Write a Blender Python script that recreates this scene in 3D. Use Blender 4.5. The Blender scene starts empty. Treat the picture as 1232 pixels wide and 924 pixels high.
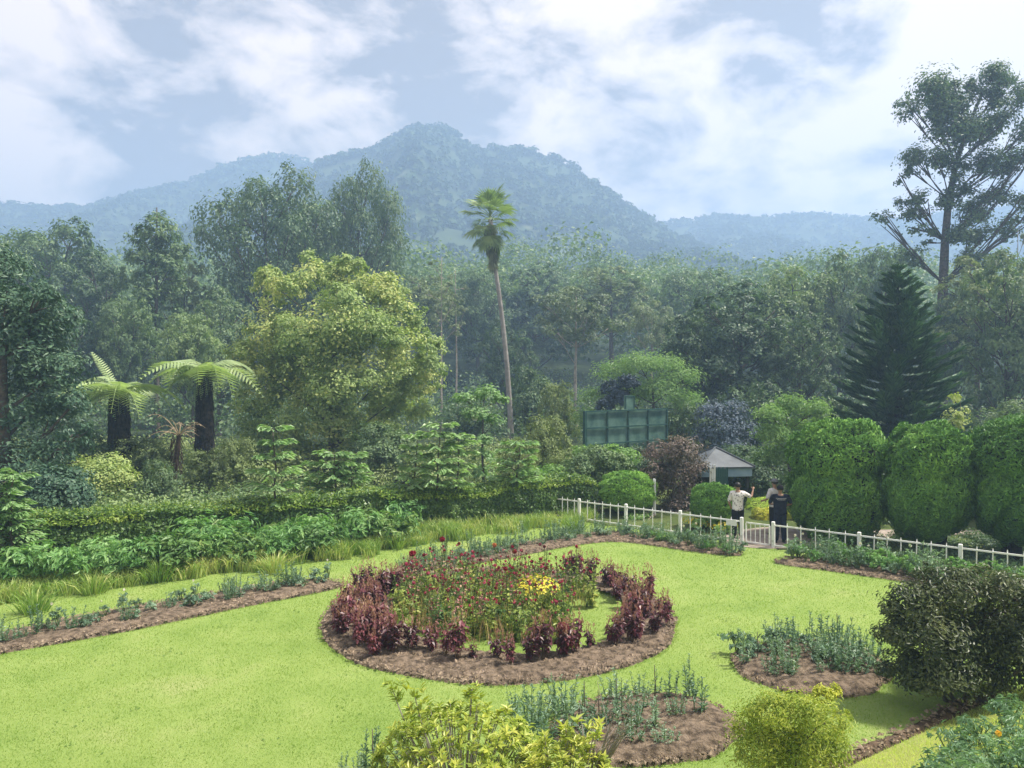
import bpy, math, random
import numpy as np
from mathutils import Vector, Matrix

S = bpy.context.scene
COL = S.collection
rng = np.random.default_rng(11)
RD = random.Random(11)
F, CX, HY, CH = 896.0, 616.0, 455.0, 4.6      # focal length and horizon of the view, eye height in metres


def gp(px, py, z=0.0):
    """where a sight line of the photograph meets the ground"""
    d = (CH - z) * F / (py - HY)
    return ((px - CX) / F * d, d)


def X(px, d): return (px - CX) / F * d
def Z(py, d): return CH - (py - HY) / F * d


# ------------------------------------------------------------------ camera, world, sun, exposure
cam = bpy.data.objects.new('camera', bpy.data.cameras.new('camera'))
COL.objects.link(cam)
cam.data.sensor_width = 36.0
cam.data.lens = 36.0 * F / 1232.0
cam.data.clip_start, cam.data.clip_end = 0.1, 5000
cam.location = (0, 0, CH)
cam.rotation_euler = (math.radians(90) - math.atan((462 - HY) / F), 0, 0)
S.camera = cam

S.view_settings.view_transform = 'Standard'
S.view_settings.look = 'None'
S.view_settings.exposure = 1.78
S.view_settings.gamma = 1.0
S.view_settings.use_curve_mapping = False

HAZE = 0.0017
S.cycles.volume_bounces = 2
SUN_EL, SUN_AZ = 59.0, 80.0                    # azimuth measured from the view direction towards the right
sl = bpy.data.lights.new('sun', 'SUN')
sl.energy, sl.angle, sl.color = 3.2, math.radians(6), (1.0, 0.94, 0.82)
sun = bpy.data.objects.new('sun', sl)
COL.objects.link(sun)
_e, _a = math.radians(SUN_EL), math.radians(SUN_AZ)
_sd = Vector((math.sin(_a) * math.cos(_e), math.cos(_a) * math.cos(_e), math.sin(_e)))
sun.rotation_euler = _sd.to_track_quat('Z', 'Y').to_euler()

W = bpy.data.worlds.new('World')
S.world = W
W.use_nodes = True
nt = W.node_tree
nt.nodes.clear()
def N(t, kind, **kw):
    n = t.nodes.new(kind)
    for k, v in kw.items():
        if k.startswith('i_'):
            n.inputs[k[2:].replace('_', ' ')].default_value = v
        else:
            setattr(n, k, v)
    return n
wo = N(nt, 'ShaderNodeOutputWorld')
bg = N(nt, 'ShaderNodeBackground')
bg.inputs['Strength'].default_value = 0.1
sky = N(nt, 'ShaderNodeTexSky', sky_type='NISHITA', sun_disc=False, sun_elevation=_e, sun_rotation=_a,
        air_density=1.0, dust_density=2.0, ozone_density=1.0)
tc = N(nt, 'ShaderNodeTexCoord')
mp = N(nt, 'ShaderNodeMapping')
mp.inputs['Scale'].default_value = (1.0, 1.0, 1.75)
nt.links.new(tc.outputs['Generated'], mp.inputs['Vector'])
def wmath(op, a, b=None, c=None, clamp=False):
    n = N(nt, 'ShaderNodeMath', operation=op, use_clamp=clamp)
    for i, v in enumerate((a, b, c)):
        if v is None: continue
        if isinstance(v, (int, float)): n.inputs[i].default_value = v
        else: nt.links.new(v, n.inputs[i])
    return n.outputs[0]
def wnoise(scale, det, rough, off, dist=0.3):
    m = N(nt, 'ShaderNodeVectorMath', operation='ADD')
    m.inputs[1].default_value = off
    nt.links.new(mp.outputs[0], m.inputs[0])
    n = N(nt, 'ShaderNodeTexNoise', noise_dimensions='3D')
    n.inputs['Scale'].default_value = scale
    n.inputs['Detail'].default_value = det
    n.inputs['Roughness'].default_value = rough
    n.inputs['Distortion'].default_value = dist
    nt.links.new(m.outputs[0], n.inputs['Vector'])
    return n.outputs['Fac']
big = wnoise(2.2, 3, 0.5, (1.3, 4.1, 0.4))
puff = wnoise(6.5, 9, 0.58, (3.0, 0.2, 7.0), 0.45)
fine = wnoise(17.0, 6, 0.62, (9.0, 2.0, 1.0), 0.2)
def blob(px, py, rad, amt):
    """a cloud bank round one direction of the sky"""
    v = Vector(((px - CX) / F, 1.0, (HY - py) / F)).normalized()
    d = N(nt, 'ShaderNodeVectorMath', operation='DISTANCE')
    d.inputs[1].default_value = v
    nt.links.new(tc.outputs['Generated'], d.inputs[0])
    q = wmath('DIVIDE', d.outputs['Value'], rad / F)
    q = wmath('MULTIPLY', q, q)
    return wmath('MULTIPLY', wmath('POWER', 2.718, wmath('MULTIPLY', q, -1.0)), amt)
dens = wmath('ADD', wmath('MULTIPLY', wmath('SUBTRACT', big, 0.5), 0.9), wmath('MULTIPLY', wmath('SUBTRACT', puff, 0.5), 2.2))
dens = wmath('ADD', dens, wmath('MULTIPLY', wmath('SUBTRACT', fine, 0.5), 1.0))
dens = wmath('ADD', dens, 0.50)
for b in ((160, 40, 110, 0.30), (30, 60, 150, 0.28), (30, 200, 120, .1), (330, 75, 60, 0.42), (290, 150, 80, .35), (430, 70, 70, .35), (700, 110, 230, 0.22), (1000, 110, 250, 0.22),
          (1150, 20, 160, 0.05), (300, 20, 120, -0.42), (210, 120, 110, -0.42), (110, 110, 90, -.25), (140, 200, 100, -0.25), (530, 55, 95, -0.55), (900, 5, 130, -0.62), (570, -80, 260, -.2)):
    dens = wmath('ADD', dens, blob(*b))
cover = wmath('MULTIPLY_ADD', dens, 1.9, -0.38, clamp=True)
cr = N(nt, 'ShaderNodeValToRGB')
cr.color_ramp.elements[0].position = 0.0
cr.color_ramp.elements[0].color = (0.30, 0.24, 0.20, 1)
e = cr.color_ramp.elements.new(0.45); e.color = (0.74, 0.61, 0.52, 1)
cr.color_ramp.elements[2].position = 1.0
cr.color_ramp.elements[2].color = (1.14, .92, .76, 1)
nt.links.new(cover, cr.inputs['Fac'])
cl = N(nt, 'ShaderNodeVectorMath', operation='SCALE')
cl.inputs['Scale'].default_value = 3.7
nt.links.new(cr.outputs['Color'], cl.inputs[0])
mx = N(nt, 'ShaderNodeMix', data_type='RGBA')
nt.links.new(wmath('MULTIPLY_ADD', cover, 0.04, 0.95, clamp=True), mx.inputs[0])
nt.links.new(sky.outputs['Color'], mx.inputs[6])
nt.links.new(cl.outputs[0], mx.inputs[7])
nt.links.new(mx.outputs[2], bg.inputs['Color'])
nt.links.new(bg.outputs[0], wo.inputs['Surface'])

# ------------------------------------------------------------------ helpers
class MB:
    """collects vertices and faces, then links them as ONE mesh object"""
    def __init__(s):
        s.V, s.L, s.C, s.M, s.n = [], [], [], [], 0
    def add(s, V, Fc, m=0):
        V = np.asarray(V, float).reshape(-1, 3)
        Fc = np.asarray(Fc, np.int64)
        s.V.append(V)
        s.L.append((Fc + s.n).ravel())
        s.C.append(np.full(len(Fc), Fc.shape[1], np.int64))
        s.M.append(np.full(len(Fc), m, np.int64))
        s.n += len(V)
        return s
    def mesh(s, name, mats, smooth=False):
        me = bpy.data.meshes.new(name)
        V = np.concatenate(s.V); L = np.concatenate(s.L); C = np.concatenate(s.C); M = np.concatenate(s.M)
        me.vertices.add(len(V)); me.vertices.foreach_set('co', V.astype(np.float32).ravel())
        me.loops.add(len(L)); me.loops.foreach_set('vertex_index', L.astype(np.int32))
        me.polygons.add(len(C))
        st = np.zeros(len(C), np.int32); st[1:] = np.cumsum(C)[:-1]
        me.polygons.foreach_set('loop_start', st)
        for m in (mats if isinstance(mats, (list, tuple)) else [mats]): me.materials.append(m)
        me.polygons.foreach_set('material_index', M.astype(np.int32))
        me.polygons.foreach_set('use_smooth', np.full(len(C), smooth, bool))
        me.update(calc_edges=True)
        return me
    def build(s, name, mats, parent=None, smooth=False, loc=None):
        o = bpy.data.objects.new(name, s.mesh(name, mats, smooth))
        COL.objects.link(o)
        if parent is not None: o.parent = parent
        if loc is not None: o.location = loc
        return o


def tag(o, label=None, cat=None, group=None, kind=None):
    if label: o['label'] = label
    if cat: o['category'] = cat
    if group: o['group'] = group
    if kind: o['kind'] = kind
    return o


def thing(name, label, cat, loc=(0, 0, 0), rz=0.0, group=None, sc=None):
    o = bpy.data.objects.new(name, None)
    COL.objects.link(o)
    o.empty_display_size = 0.2
    o.location = loc
    o.rotation_euler = (0, 0, rz)
    if sc is not None: o.scale = sc if not isinstance(sc, (int, float)) else (sc, sc, sc)
    return tag(o, label, cat, group)


def dup(root, loc, rz=0.0, sc=1.0, label=None, group=None, name=None):
    r = root.copy()
    if name: r.name = name
    COL.objects.link(r)
    r.location = loc
    r.rotation_euler = (0, 0, rz)
    r.scale = sc if not isinstance(sc, (int, float)) else (sc, sc, sc)
    if label: r['label'] = label
    if group: r['group'] = group
    for ch in list(root.children):
        c = ch.copy(); COL.objects.link(c); c.parent = r
        for g in ch.children:
            d = g.copy(); COL.objects.link(d); d.parent = c
    return r


class Kit:
    """a thing that is placed many times: the first placing moves it, later ones copy it"""
    def __init__(s, root): s.root, s.used = root, False
    def put(s, loc, rz, sc, label, group=None):
        if s.used: return dup(s.root, loc, rz, sc, label, group)
        s.used = True
        r = s.root
        r.location = loc; r.rotation_euler = (0, 0, rz)
        r.scale = sc if not isinstance(sc, (int, float)) else (sc, sc, sc)
        return tag(r, label, None, group)


def unit(v):
    return v / np.maximum(np.linalg.norm(v, axis=-1, keepdims=True), 1e-9)


def rdirs(n, r=None):
    r = r or rng
    return unit(r.normal(size=(n, 3)))


def leafcards(mb, P, Nr, size, asp=0.5, m=0, jit=0.35, axis=None, fold=0.12):
    """leaf-shaped four-cornered faces at P facing Nr"""
    n = len(P)
    if n == 0: return
    Nr = unit(Nr)
    a = rdirs(n) if axis is None else axis
    if axis is None:
        u = unit(np.cross(Nr, a))
    else:
        u = unit(a)
        Nr = unit(Nr - u * np.sum(Nr * u, 1, keepdims=True) + 1e-6)
    v = np.cross(Nr, u)
    s = (np.asarray(size) * rng.uniform(1 - jit, 1 + jit, n))[:, None]
    b = P - u * s * 0.5
    t = P + u * s * 0.5 - Nr * s * fold
    c = P - u * s * 0.06 + Nr * s * fold * 0.5
    l = c + v * s * asp * 0.5
    r = c - v * s * asp * 0.5
    V = np.stack([b, r, t, l], 1).reshape(-1, 3)
    mb.add(V, np.arange(4 * n).reshape(-1, 4), m)


def blades(mb, P, D, length, width, m=0, bend=0.25, seg=2):
    """long thin grass-like blades from P along D, bending over"""
    n = len(P)
    D = unit(D)
    side = unit(np.cross(D, rdirs(n)))
    ln = (np.asarray(length) * rng.uniform(0.6, 1.25, n))[:, None]
    wd = np.asarray(width) * rng.uniform(0.7, 1.3, n)
    wd = wd[:, None]
    out = D.copy(); out[:, 2] = 0
    out = out + 0.15 * rdirs(n)
    if seg == 1:
        V = np.stack([P - side * wd, P + side * wd, P + D * ln], 1).reshape(-1, 3)
        mb.add(V, np.arange(3 * n).reshape(-1, 3), m)
        return
    mid = P + D * ln * 0.55
    tip = P + D * ln * 0.95 + (out * bend - np.array([0, 0, bend * 0.5])) * ln
    V = np.stack([P - side * wd, P + side * wd, mid + side * wd * .8, mid - side * wd * .8, tip], 1).reshape(-1, 3)
    i = np.arange(n)[:, None] * 5
    mb.add(V, np.concatenate([i, i + 1, i + 2, i + 3], 1), m)
    mb.V.append(np.zeros((0, 3)))
    mb.L.append((np.concatenate([i + 3, i + 2, i + 4], 1) + mb.n - len(V)).ravel())
    mb.C.append(np.full(n, 3, np.int64)); mb.M.append(np.full(n, m, np.int64))


def tube(mb, pts, rad, n=6, m=0, cap=True):
    pts = np.asarray(pts, float)
    k = len(pts)
    rad = np.broadcast_to(np.asarray(rad, float), (k,))
    T = np.gradient(pts, axis=0)
    T = unit(T)
    ref = np.array([0.0, 0, 1]) if abs(T[0][2]) < 0.9 else np.array([1.0, 0, 0])
    U = unit(np.cross(T, ref)); Wv = np.cross(T, U)
    a = np.arange(n) / n * 2 * math.pi
    V = pts[:, None, :] + rad[:, None, None] * (np.cos(a)[None, :, None] * U[:, None, :] + np.sin(a)[None, :, None] * Wv[:, None, :])
    V = V.reshape(-1, 3)
    Fc = []
    for i in range(k - 1):
        for j in range(n):
            Fc.append((i * n + j, i * n + (j + 1) % n, (i + 1) * n + (j + 1) % n, (i + 1) * n + j))
    if cap:
        V = np.concatenate([V, pts[-1:]]); c = len(V) - 1
        mb.add(V, Fc, m)
        f3 = np.array([((k - 1) * n + j, (k - 1) * n + (j + 1) % n, c) for j in range(n)])
        mb.L.append((f3 + mb.n - len(V)).ravel()); mb.C.append(np.full(n, 3, np.int64)); mb.M.append(np.full(n, m, np.int64)); mb.V.append(np.zeros((0, 3)))
    else:
        mb.add(V, Fc, m)


def bez(p0, p1, p2, k):
    t = np.linspace(0, 1, k)[:, None]
    p0, p1, p2 = map(np.asarray, (p0, p1, p2))
    return (1 - t) ** 2 * p0 + 2 * t * (1 - t) * p1 + t ** 2 * p2


def box(mb, c, s, m=0, rz=0.0, bev=0.0):
    """a box, its long edges chamfered when bev is set"""
    hx, hy, hz = np.asarray(s) / 2
    if bev > 0:
        b = bev
        ring = np.array([(-hx + b, -hy), (hx - b, -hy), (hx, -hy + b), (hx, hy - b), (hx - b, hy), (-hx + b, hy), (-hx, hy - b), (-hx, -hy + b)])
        k = 8
        V = np.concatenate([np.c_[ring, np.full(k, -hz)], np.c_[ring, np.full(k, hz - b)], np.c_[ring * (1 - b / max(hx, hy)), np.full(k, hz)]])
        Fq = [(r * k + j, r * k + (j + 1) % k, (r + 1) * k + (j + 1) % k, (r + 1) * k + j) for r in range(2) for j in range(k)]
        Ft = [[2 * k + j for j in range(k)]]
    else:
        V = np.array([(x, y, z) for z in (-hz, hz) for y in (-hy, hy) for x in (-hx, hx)])
        Fq = [(0, 2, 3, 1), (4, 5, 7, 6), (0, 1, 5, 4), (2, 6, 7, 3), (0, 4, 6, 2), (1, 3, 7, 5)]
        Ft = None
    ca, sa = math.cos(rz), math.sin(rz)
    V = np.c_[V[:, 0] * ca - V[:, 1] * sa, V[:, 0] * sa + V[:, 1] * ca, V[:, 2]] + np.asarray(c)
    mb.add(V, Fq, m)
    if Ft:
        mb.L.append((np.array(Ft) + mb.n - len(V)).ravel()); mb.C.append(np.array([len(Ft[0])])); mb.M.append(np.array([m])); mb.V.append(np.zeros((0, 3)))


def _h(ix, iy, seed):
    n = (ix * 374761393 + iy * 668265263 + seed * 144665) & 0x7fffffff
    n = ((n ^ (n >> 13)) * 1274126177) & 0x7fffffff
    return ((n ^ (n >> 16)) & 0xffff) / 65535.0


def vnoise(x, y, seed=0):
    x = np.asarray(x, float); y = np.asarray(y, float)
    ix = np.floor(x).astype(np.int64); iy = np.floor(y).astype(np.int64)
    fx = x - ix; fy = y - iy
    fx = fx * fx * (3 - 2 * fx); fy = fy * fy * (3 - 2 * fy)
    a = _h(ix, iy, seed) * (1 - fx) + _h(ix + 1, iy, seed) * fx
    b = _h(ix, iy + 1, seed) * (1 - fx) + _h(ix + 1, iy + 1, seed) * fx
    return a * (1 - fy) + b * fy


def fbm(x, y, oct=4, seed=0):
    s, a, t = 0.0, 1.0, 0.0
    for i in range(oct):
        s = s + a * vnoise(x * 2 ** i, y * 2 ** i, seed + i * 17); t += a; a *= 0.5
    return s / t


def inpoly(p, poly):
    x, y = p[:, 0], p[:, 1]
    r = np.zeros(len(p), bool)
    q = np.asarray(poly)
    for i in range(len(q)):
        x0, y0 = q[i]; x1, y1 = q[i - 1]
        c = ((y0 > y) != (y1 > y)) & (x < (x1 - x0) * (y - y0) / (y1 - y0 + 1e-12) + x0)
        r ^= c
    return r


def smoothpoly(pts, it=2):
    q = np.asarray(pts, float)
    for _ in range(it):
        n = np.roll(q, -1, 0)
        q = np.stack([q * .75 + n * .25, q * .25 + n * .75], 1).reshape(-1, 2)
    return q

# ------------------------------------------------------------------ materials
def new_mat(name):
    m = bpy.data.materials.new(name)
    m.use_nodes = True
    t = m.node_tree
    t.nodes.clear()
    return m, t


def mnoise(t, scale, det=4, rough=0.55, coord='Object', vec=None):
    n = N(t, 'ShaderNodeTexNoise')
    n.inputs['Scale'].default_value = scale
    n.inputs['Detail'].default_value = det
    n.inputs['Roughness'].default_value = rough
    if coord:
        c = N(t, 'ShaderNodeTexCoord')
        t.links.new(c.outputs[coord], n.inputs['Vector'])
    return n


def ramp(t, fac, cols):
    r = N(t, 'ShaderNodeValToRGB')
    el = r.color_ramp.elements
    while len(el) < len(cols): el.new(0.5)
    for e, (p, c) in zip(el, cols):
        e.position = p
        e.color = (*c, 1)
    t.links.new(fac, r.inputs['Fac'])
    return r.outputs['Color']


def tmath(t, op, a, b=None, c=None, clamp=False):
    n = N(t, 'ShaderNodeMath', operation=op, use_clamp=clamp)
    for i, v in enumerate((a, b, c)):
        if v is None: continue
        if isinstance(v, (int, float)): n.inputs[i].default_value = v
        else: t.links.new(v, n.inputs[i])
    return n.outputs[0]


LEAFGAIN = 1.9
def leaf_mat(name, a, b, c=None, trans=0.3, rough=0.5, spec=0.3, nscale=0.6, tint=(1.1, 1.25, 0.6), wn=.5, gain=None):

    """leaves: colour varies from leaf to leaf, from branch to branch and from plant to plant"""
    m, t = new_mat(name)
    g = N(t, 'ShaderNodeNewGeometry')
    oi = N(t, 'ShaderNodeObjectInfo')
    n = mnoise(t, nscale, 2)
    f = tmath(t, 'MULTIPLY_ADD', g.outputs['Random Per Island'], 0.5, tmath(t, 'MULTIPLY_ADD', tmath(t, 'SUBTRACT', n.outputs['Fac'], .5), wn * 2.2, .25))
    f = tmath(t, 'ADD', f, tmath(t, 'MULTIPLY_ADD', oi.outputs['Random'], 0.5, -.22), clamp=True)
    a, b, c = [None if q is None else tuple(min(.8, v * (gain or LEAFGAIN)) for v in q) for q in (a, b, c)]
    cols = [(0.1, a), (0.9, b)] if c is None else [(0.05, a), (0.55, b), (0.95, c)]
    col = ramp(t, f, cols)
    p = N(t, 'ShaderNodeBsdfPrincipled')
    p.inputs['Roughness'].default_value = rough
    p.inputs['Specular IOR Level'].default_value = spec
    t.links.new(col, p.inputs['Base Color'])
    tr = N(t, 'ShaderNodeBsdfTranslucent')
    tm = N(t, 'ShaderNodeMix', data_type='RGBA', blend_type='MULTIPLY')
    tm.inputs[0].default_value = 1.0
    tm.inputs[7].default_value = (*tint, 1)
    t.links.new(col, tm.inputs[6])
    t.links.new(tm.outputs[2], tr.inputs['Color'])
    mx = N(t, 'ShaderNodeMixShader')
    mx.inputs[0].default_value = trans
    o = N(t, 'ShaderNodeOutputMaterial')
    t.links.new(p.outputs[0], mx.inputs[1]); t.links.new(tr.outputs[0], mx.inputs[2]); t.links.new(mx.outputs[0], o.inputs['Surface'])
    return m


def plain_mat(name, a, b, scale=8.0, rough=0.7, spec=0.3, bump=0.0, bscale=None, det=5, metal=0.0, lo=.35, hi=.65):
    m, t = new_mat(name)
    n = mnoise(t, scale, det, .6)
    col = ramp(t, n.outputs['Fac'], [(lo, a), (hi, b)])
    p = N(t, 'ShaderNodeBsdfPrincipled')
    p.inputs['Roughness'].default_value = rough
    p.inputs['Specular IOR Level'].default_value = spec
    p.inputs['Metallic'].default_value = metal
    t.links.new(col, p.inputs['Base Color'])
    if bump:
        bn = mnoise(t, bscale or scale * 3, 6, .65)
        b_ = N(t, 'ShaderNodeBump')
        b_.inputs['Strength'].default_value = 1.0
        b_.inputs['Distance'].default_value = bump
        t.links.new(bn.outputs['Fac'], b_.inputs['Height'])
        t.links.new(b_.outputs[0], p.inputs['Normal'])
    o = N(t, 'ShaderNodeOutputMaterial')
    t.links.new(p.outputs[0], o.inputs['Surface'])
    return m

BARK = plain_mat('bark', (.05, .042, .035), (.13, .11, .09), 6, .9, .2, .02)
BARK_PALE = plain_mat('pale_bark', (.22, .19, .16), (.42, .37, .32), 3, .85, .2, .01)
BARK_DARK = plain_mat('dark_fibrous_bark', (.006, .006, .007), (.03, .025, .022), 9, .95, .1, .05)
SOIL = plain_mat('soil', (.075, .056, .040), (.275, .208, .150), 9, .95, .15, .06, 34, 9, 0, .38, .62)
CLOD = plain_mat('soil_clods', (.09, .066, .048), (.37, .285, .21), 9, .95, .15)
WHITE = plain_mat('white_paint', (.42, .44, .40), (.78, .78, .76), 7, .5, .4, .002, 40, 8, 0, .30, .46)
# ------------------------------------------------------------------ the setting: ground, hills, lawn, beds, bank
def sst(a, b, x):
    t = np.clip((np.asarray(x, float) - a) / (b - a), 0, 1)
    return t * t * (3 - 2 * t)


def terr(x, y):
    """the land behind the garden climbs slowly towards the hills"""
    x = np.asarray(x, float); y = np.asarray(y, float)
    h = sst(62, 130, y) * (y - 62) * .115
    return np.where(y > 62, h, 0.0) + sst(60, 110, y) * (fbm(x / 40 + 9, y / 40, 3, 5) - .5) * 5


def grid(xs, ys, zf):
    gx, gy = np.meshgrid(xs, ys)
    V = np.c_[gx.ravel(), gy.ravel(), zf(gx, gy).ravel()]
    nx, ny = len(xs), len(ys)
    i = (np.arange(ny - 1)[:, None] * nx + np.arange(nx - 1)[None]).ravel()
    return V, np.stack([i, i + 1, i + nx + 1, i + nx], 1)


def struct(name, mb, mat, smooth=True, kind='structure'):
    return tag(mb.build(name, mat, smooth=smooth), kind=kind)

FLOOR = plain_mat('undergrowth_floor', (.018, .028, .014), (.05, .075, .03), .8, .95, .1, .06, 6)
HILL = plain_mat('wooded_slope', (.02, .035, .018), (.055, .08, .035), .05, .95, .1)
g = MB()
xs = np.concatenate([np.linspace(-1000, -120, 12), np.linspace(-100, 100, 41), np.linspace(120, 1000, 12)])
ys = np.concatenate([np.linspace(-60, 60, 13), np.linspace(68, 320, 42), np.linspace(360, 1000, 14)])
V, Fq = grid(xs, ys, lambda x, y: terr(x, np.minimum(y, 330)) - .03)
struct('ground', g.add(V, Fq), FLOOR)

# garden outline: hedge line on the left, fence line on the right
def fence_y(x): return 25.75 - .792 * x
LAWN_POLY = [(-19, 2.5), (15, 2.5), (15, 13.87), (1.15, 24.8), (-14.2, 16.4), (-19, 13.8)]

m, t = new_mat('mown_lawn')
n1 = mnoise(t, 1.3, 5, .6); n2 = mnoise(t, .33, 3, .5); n3 = mnoise(t, 45, 4, .7)
f = tmath(t, 'ADD', tmath(t, 'MULTIPLY', n1.outputs['Fac'], .4), tmath(t, 'ADD', tmath(t, 'MULTIPLY', n2.outputs['Fac'], .45), tmath(t, 'MULTIPLY', n3.outputs['Fac'], .25)))
col = ramp(t, f, [(.33, (.125, .20, .04)), (.48, (.19, .275, .062)), (.6, (.23, .31, .08)), (.72, (.29, .335, .12))])
p = N(t, 'ShaderNodeBsdfPrincipled'); p.inputs['Roughness'].default_value = .8; p.inputs['Specular IOR Level'].default_value = .15
t.links.new(col, p.inputs['Base Color'])
b_ = N(t, 'ShaderNodeBump'); b_.inputs['Distance'].default_value = .02
bn = mnoise(t, 38, 5, .75); t.links.new(bn.outputs['Fac'], b_.inputs['Height']); t.links.new(b_.outputs[0], p.inputs['Normal'])
o = N(t, 'ShaderNodeOutputMaterial'); t.links.new(p.outputs[0], o.inputs['Surface'])
LAWN = m
BLADE = leaf_mat('grass_blades', (.15, .25, .038), (.225, .335, .065), (.31, .385, .11), .6, .55, .2, .9, gain=1)

# lawn: a gently uneven sheet cut to the garden's outline
pl = np.array(LAWN_POLY)
def lawn_z(x, y): return (fbm(np.asarray(x) / 2.2, np.asarray(y) / 2.2, 3, 3) - .5) * .05
g = MB()
V, Fq = grid(np.arange(-19, 15.3, .3), np.arange(2.5, 25, .3), lambda x, y: lawn_z(x, y))
c = V[Fq].mean(1)
keep = inpoly(c[:, :2], LAWN_POLY)
struct('lawn', g.add(V, Fq[keep]), LAWN)

# planting beds
def P2(*a): return [gp(x, y) for x, y in a]
BED_LEFT = P2((-60, 803), (0, 788), (100, 771), (200, 752), (300, 731), (380, 716), (412, 708), (414, 702), (388, 697), (330, 703), (240, 718), (160, 731), (80, 746), (0, 762), (-60, 776))
BED_BACK = P2((465, 694), (500, 690), (560, 682), (640, 667), (700, 656), (742, 652), (800, 659), (850, 667), (890, 671), (898, 667), (870, 659), (810, 651), (757, 642), (722, 641), (660, 649), (590, 660), (520, 673), (475, 685))
BED_GATE = P2((925, 677), (948, 672), (985, 671), (1060, 681), (1140, 694), (1240, 712), (1300, 725), (1300, 748), (1232, 730), (1180, 719), (1115, 706), (1060, 697), (1000, 688), (950, 682))
def ell(cx, cy, rx, ry, rot=0, n=40, seed=0, rough=.04):
    a = np.arange(n) / n * 2 * math.pi
    w = 1 + (vnoise(a * 3, a * 0, seed) - .5) * 2 * rough
    x, y = np.cos(a) * rx * w, np.sin(a) * ry * w
    ca, sa = math.cos(rot), math.sin(rot)
    return np.c_[cx + x * ca - y * sa, cy + x * sa + y * ca]
RC, RR = np.array([-.22, 14.55]), 3.42
BED_ROUND = ell(*RC, RR, RR, 0, 90, 1, .018)
BED_OVAL = ell(4.78, 11.85, 1.32, 1.12, .45, 48, 2, .05)
BED_NEAR = ell(1.75, 9.75, 1.32, .98, .35, 48, 3, .05)
BED_LOW = ell(-1.5, 7.7, .9, .8, .2, 40, 4, .05)
def tri_fill(poly, n_ring=9, h=.07, seed=0, step=.12, edge_w=.25):
    """a raked bed of soil: mounded off its cut edge, cloddy on top"""
    poly = np.asarray(poly)
    lo, hi = poly.min(0), poly.max(0)
    V, Fq = grid(np.arange(lo[0], hi[0] + step, step), np.arange(lo[1], hi[1] + step, step), lambda x, y: x * 0)
    ins = inpoly(V[:, :2], poly)
    # distance of each vertex to the outline
    a = poly; b = np.roll(poly, -1, 0)
    ab = b - a
    p_ = V[:, None, :2] - a[None]
    tt = np.clip((p_ * ab).sum(2) / ((ab ** 2).sum(1) + 1e-9), 0, 1)
    q = a[None] + ab[None] * tt[..., None]
    dd = np.linalg.norm(V[:, None, :2] - q, axis=2)
    k = dd.argmin(1)
    d = dd[np.arange(len(V)), k]
    near = (~ins) & (d < step * 1.5)
    V[near, :2] = q[np.arange(len(V)), k][near]
    d = np.where(ins, d, 0)
    V[:, 2] = lawn_z(V[:, 0], V[:, 1]) - .025 + np.minimum(d / .07, 1) * .035 + sst(0, edge_w, d) * h * (.5 + fbm(V[:, 0] / .45, V[:, 1] / .45, 4, seed)) + np.where(d > .03, (vnoise(V[:, 0] / .09, V[:, 1] / .09, seed + 5) - .35) * .05, 0)
    ok = ins | near
    keep = ok[Fq].all(1) & (ins[Fq].any(1))
    return V, Fq[keep]
SOILBEDS = []
def soil_bed(name, poly, label, group, h=.07, step=.1, hole=None, smooth_it=2):
    pts = smoothpoly(poly, smooth_it) if smooth_it else np.asarray(poly)
    V, Fq = tri_fill(pts, h=h, step=step, seed=len(SOILBEDS) * 7)
    if hole is not None:
        c = V[Fq].mean(1)
        Fq = Fq[~inpoly(c[:, :2], hole)]
    SOILBEDS.append((pts, hole))
    o = tag(MB().add(V, Fq).build(name, SOIL, smooth=True), kind='structure')
    return o
RING_IN = ell(RC[0] + .25, RC[1] + .1, 2.35, 2.3, 0, 60, 8, .05)
soil_bed('garden_bed', BED_ROUND, '', '', .06, .09, RING_IN, 1)
soil_bed('garden_bed', BED_LEFT, '', '', .06)
soil_bed('garden_bed', BED_BACK, '', '', .06)
soil_bed('garden_bed', BED_GATE, '', '', .06)
soil_bed('garden_bed', BED_OVAL, '', '', .1, .08)
soil_bed('garden_bed', BED_NEAR, '', '', .1, .08)
soil_bed('garden_bed', BED_LOW, '', '', .1, .1)

# the drain at the foot of the bank, and the bank itself
BA, BD = np.array([4.14, 8.86]), unit(np.array([3.46, 2.19]))
BN = np.array([BD[1], -BD[0]])                        # towards the camera's terrace
def bank_z(s): return np.where(s < .25, s * .32, .08 + (s - .25) * .5)
DITCH = [tuple(BA + BD * a + BN * s) for a, s in ((-1.6, -.27), (0, -.29), (1.2, -.22), (2.4, -.28), (3.6, -.22), (3.6, .0), (2.0, .01), (0, .0), (-1.6, .01))]
V, Fq = tri_fill(np.array(DITCH), h=.02, step=.06, seed=77, edge_w=.1)
SOILBEDS.append((np.array(DITCH), None))
V[:, 2] += .004
tag(MB().add(V, Fq).build('drain_channel', plain_mat('damp_earth', (.05, .034, .022), (.17, .115, .075), 6, .9, .2, .03, 30), smooth=True), kind='structure')
BANKM = LAWN.copy(); BANKM.name = 'rough_bank_grass'
for n_ in BANKM.node_tree.nodes:
    if n_.type == 'VALTORGB':
        for e_, c_ in zip(n_.color_ramp.elements, ((.15, .20, .035), (.24, .30, .06), (.32, .34, .10))): e_.color = (*c_, 1)
a_ = np.arange(-16, 16.1, .25); s_ = np.concatenate([np.arange(0, 1, .1), np.arange(1, 9, .3)])
V, Fq = grid(a_, s_, lambda a, s: bank_z(s) + (fbm(a / .8, s / .8, 3, 9) - .5) * .12 * sst(0, .4, s))
z = V[:, 2].copy(); xy = BA + V[:, :1] * BD + V[:, 1:2] * BN
V = np.c_[xy, z + .012]
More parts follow.
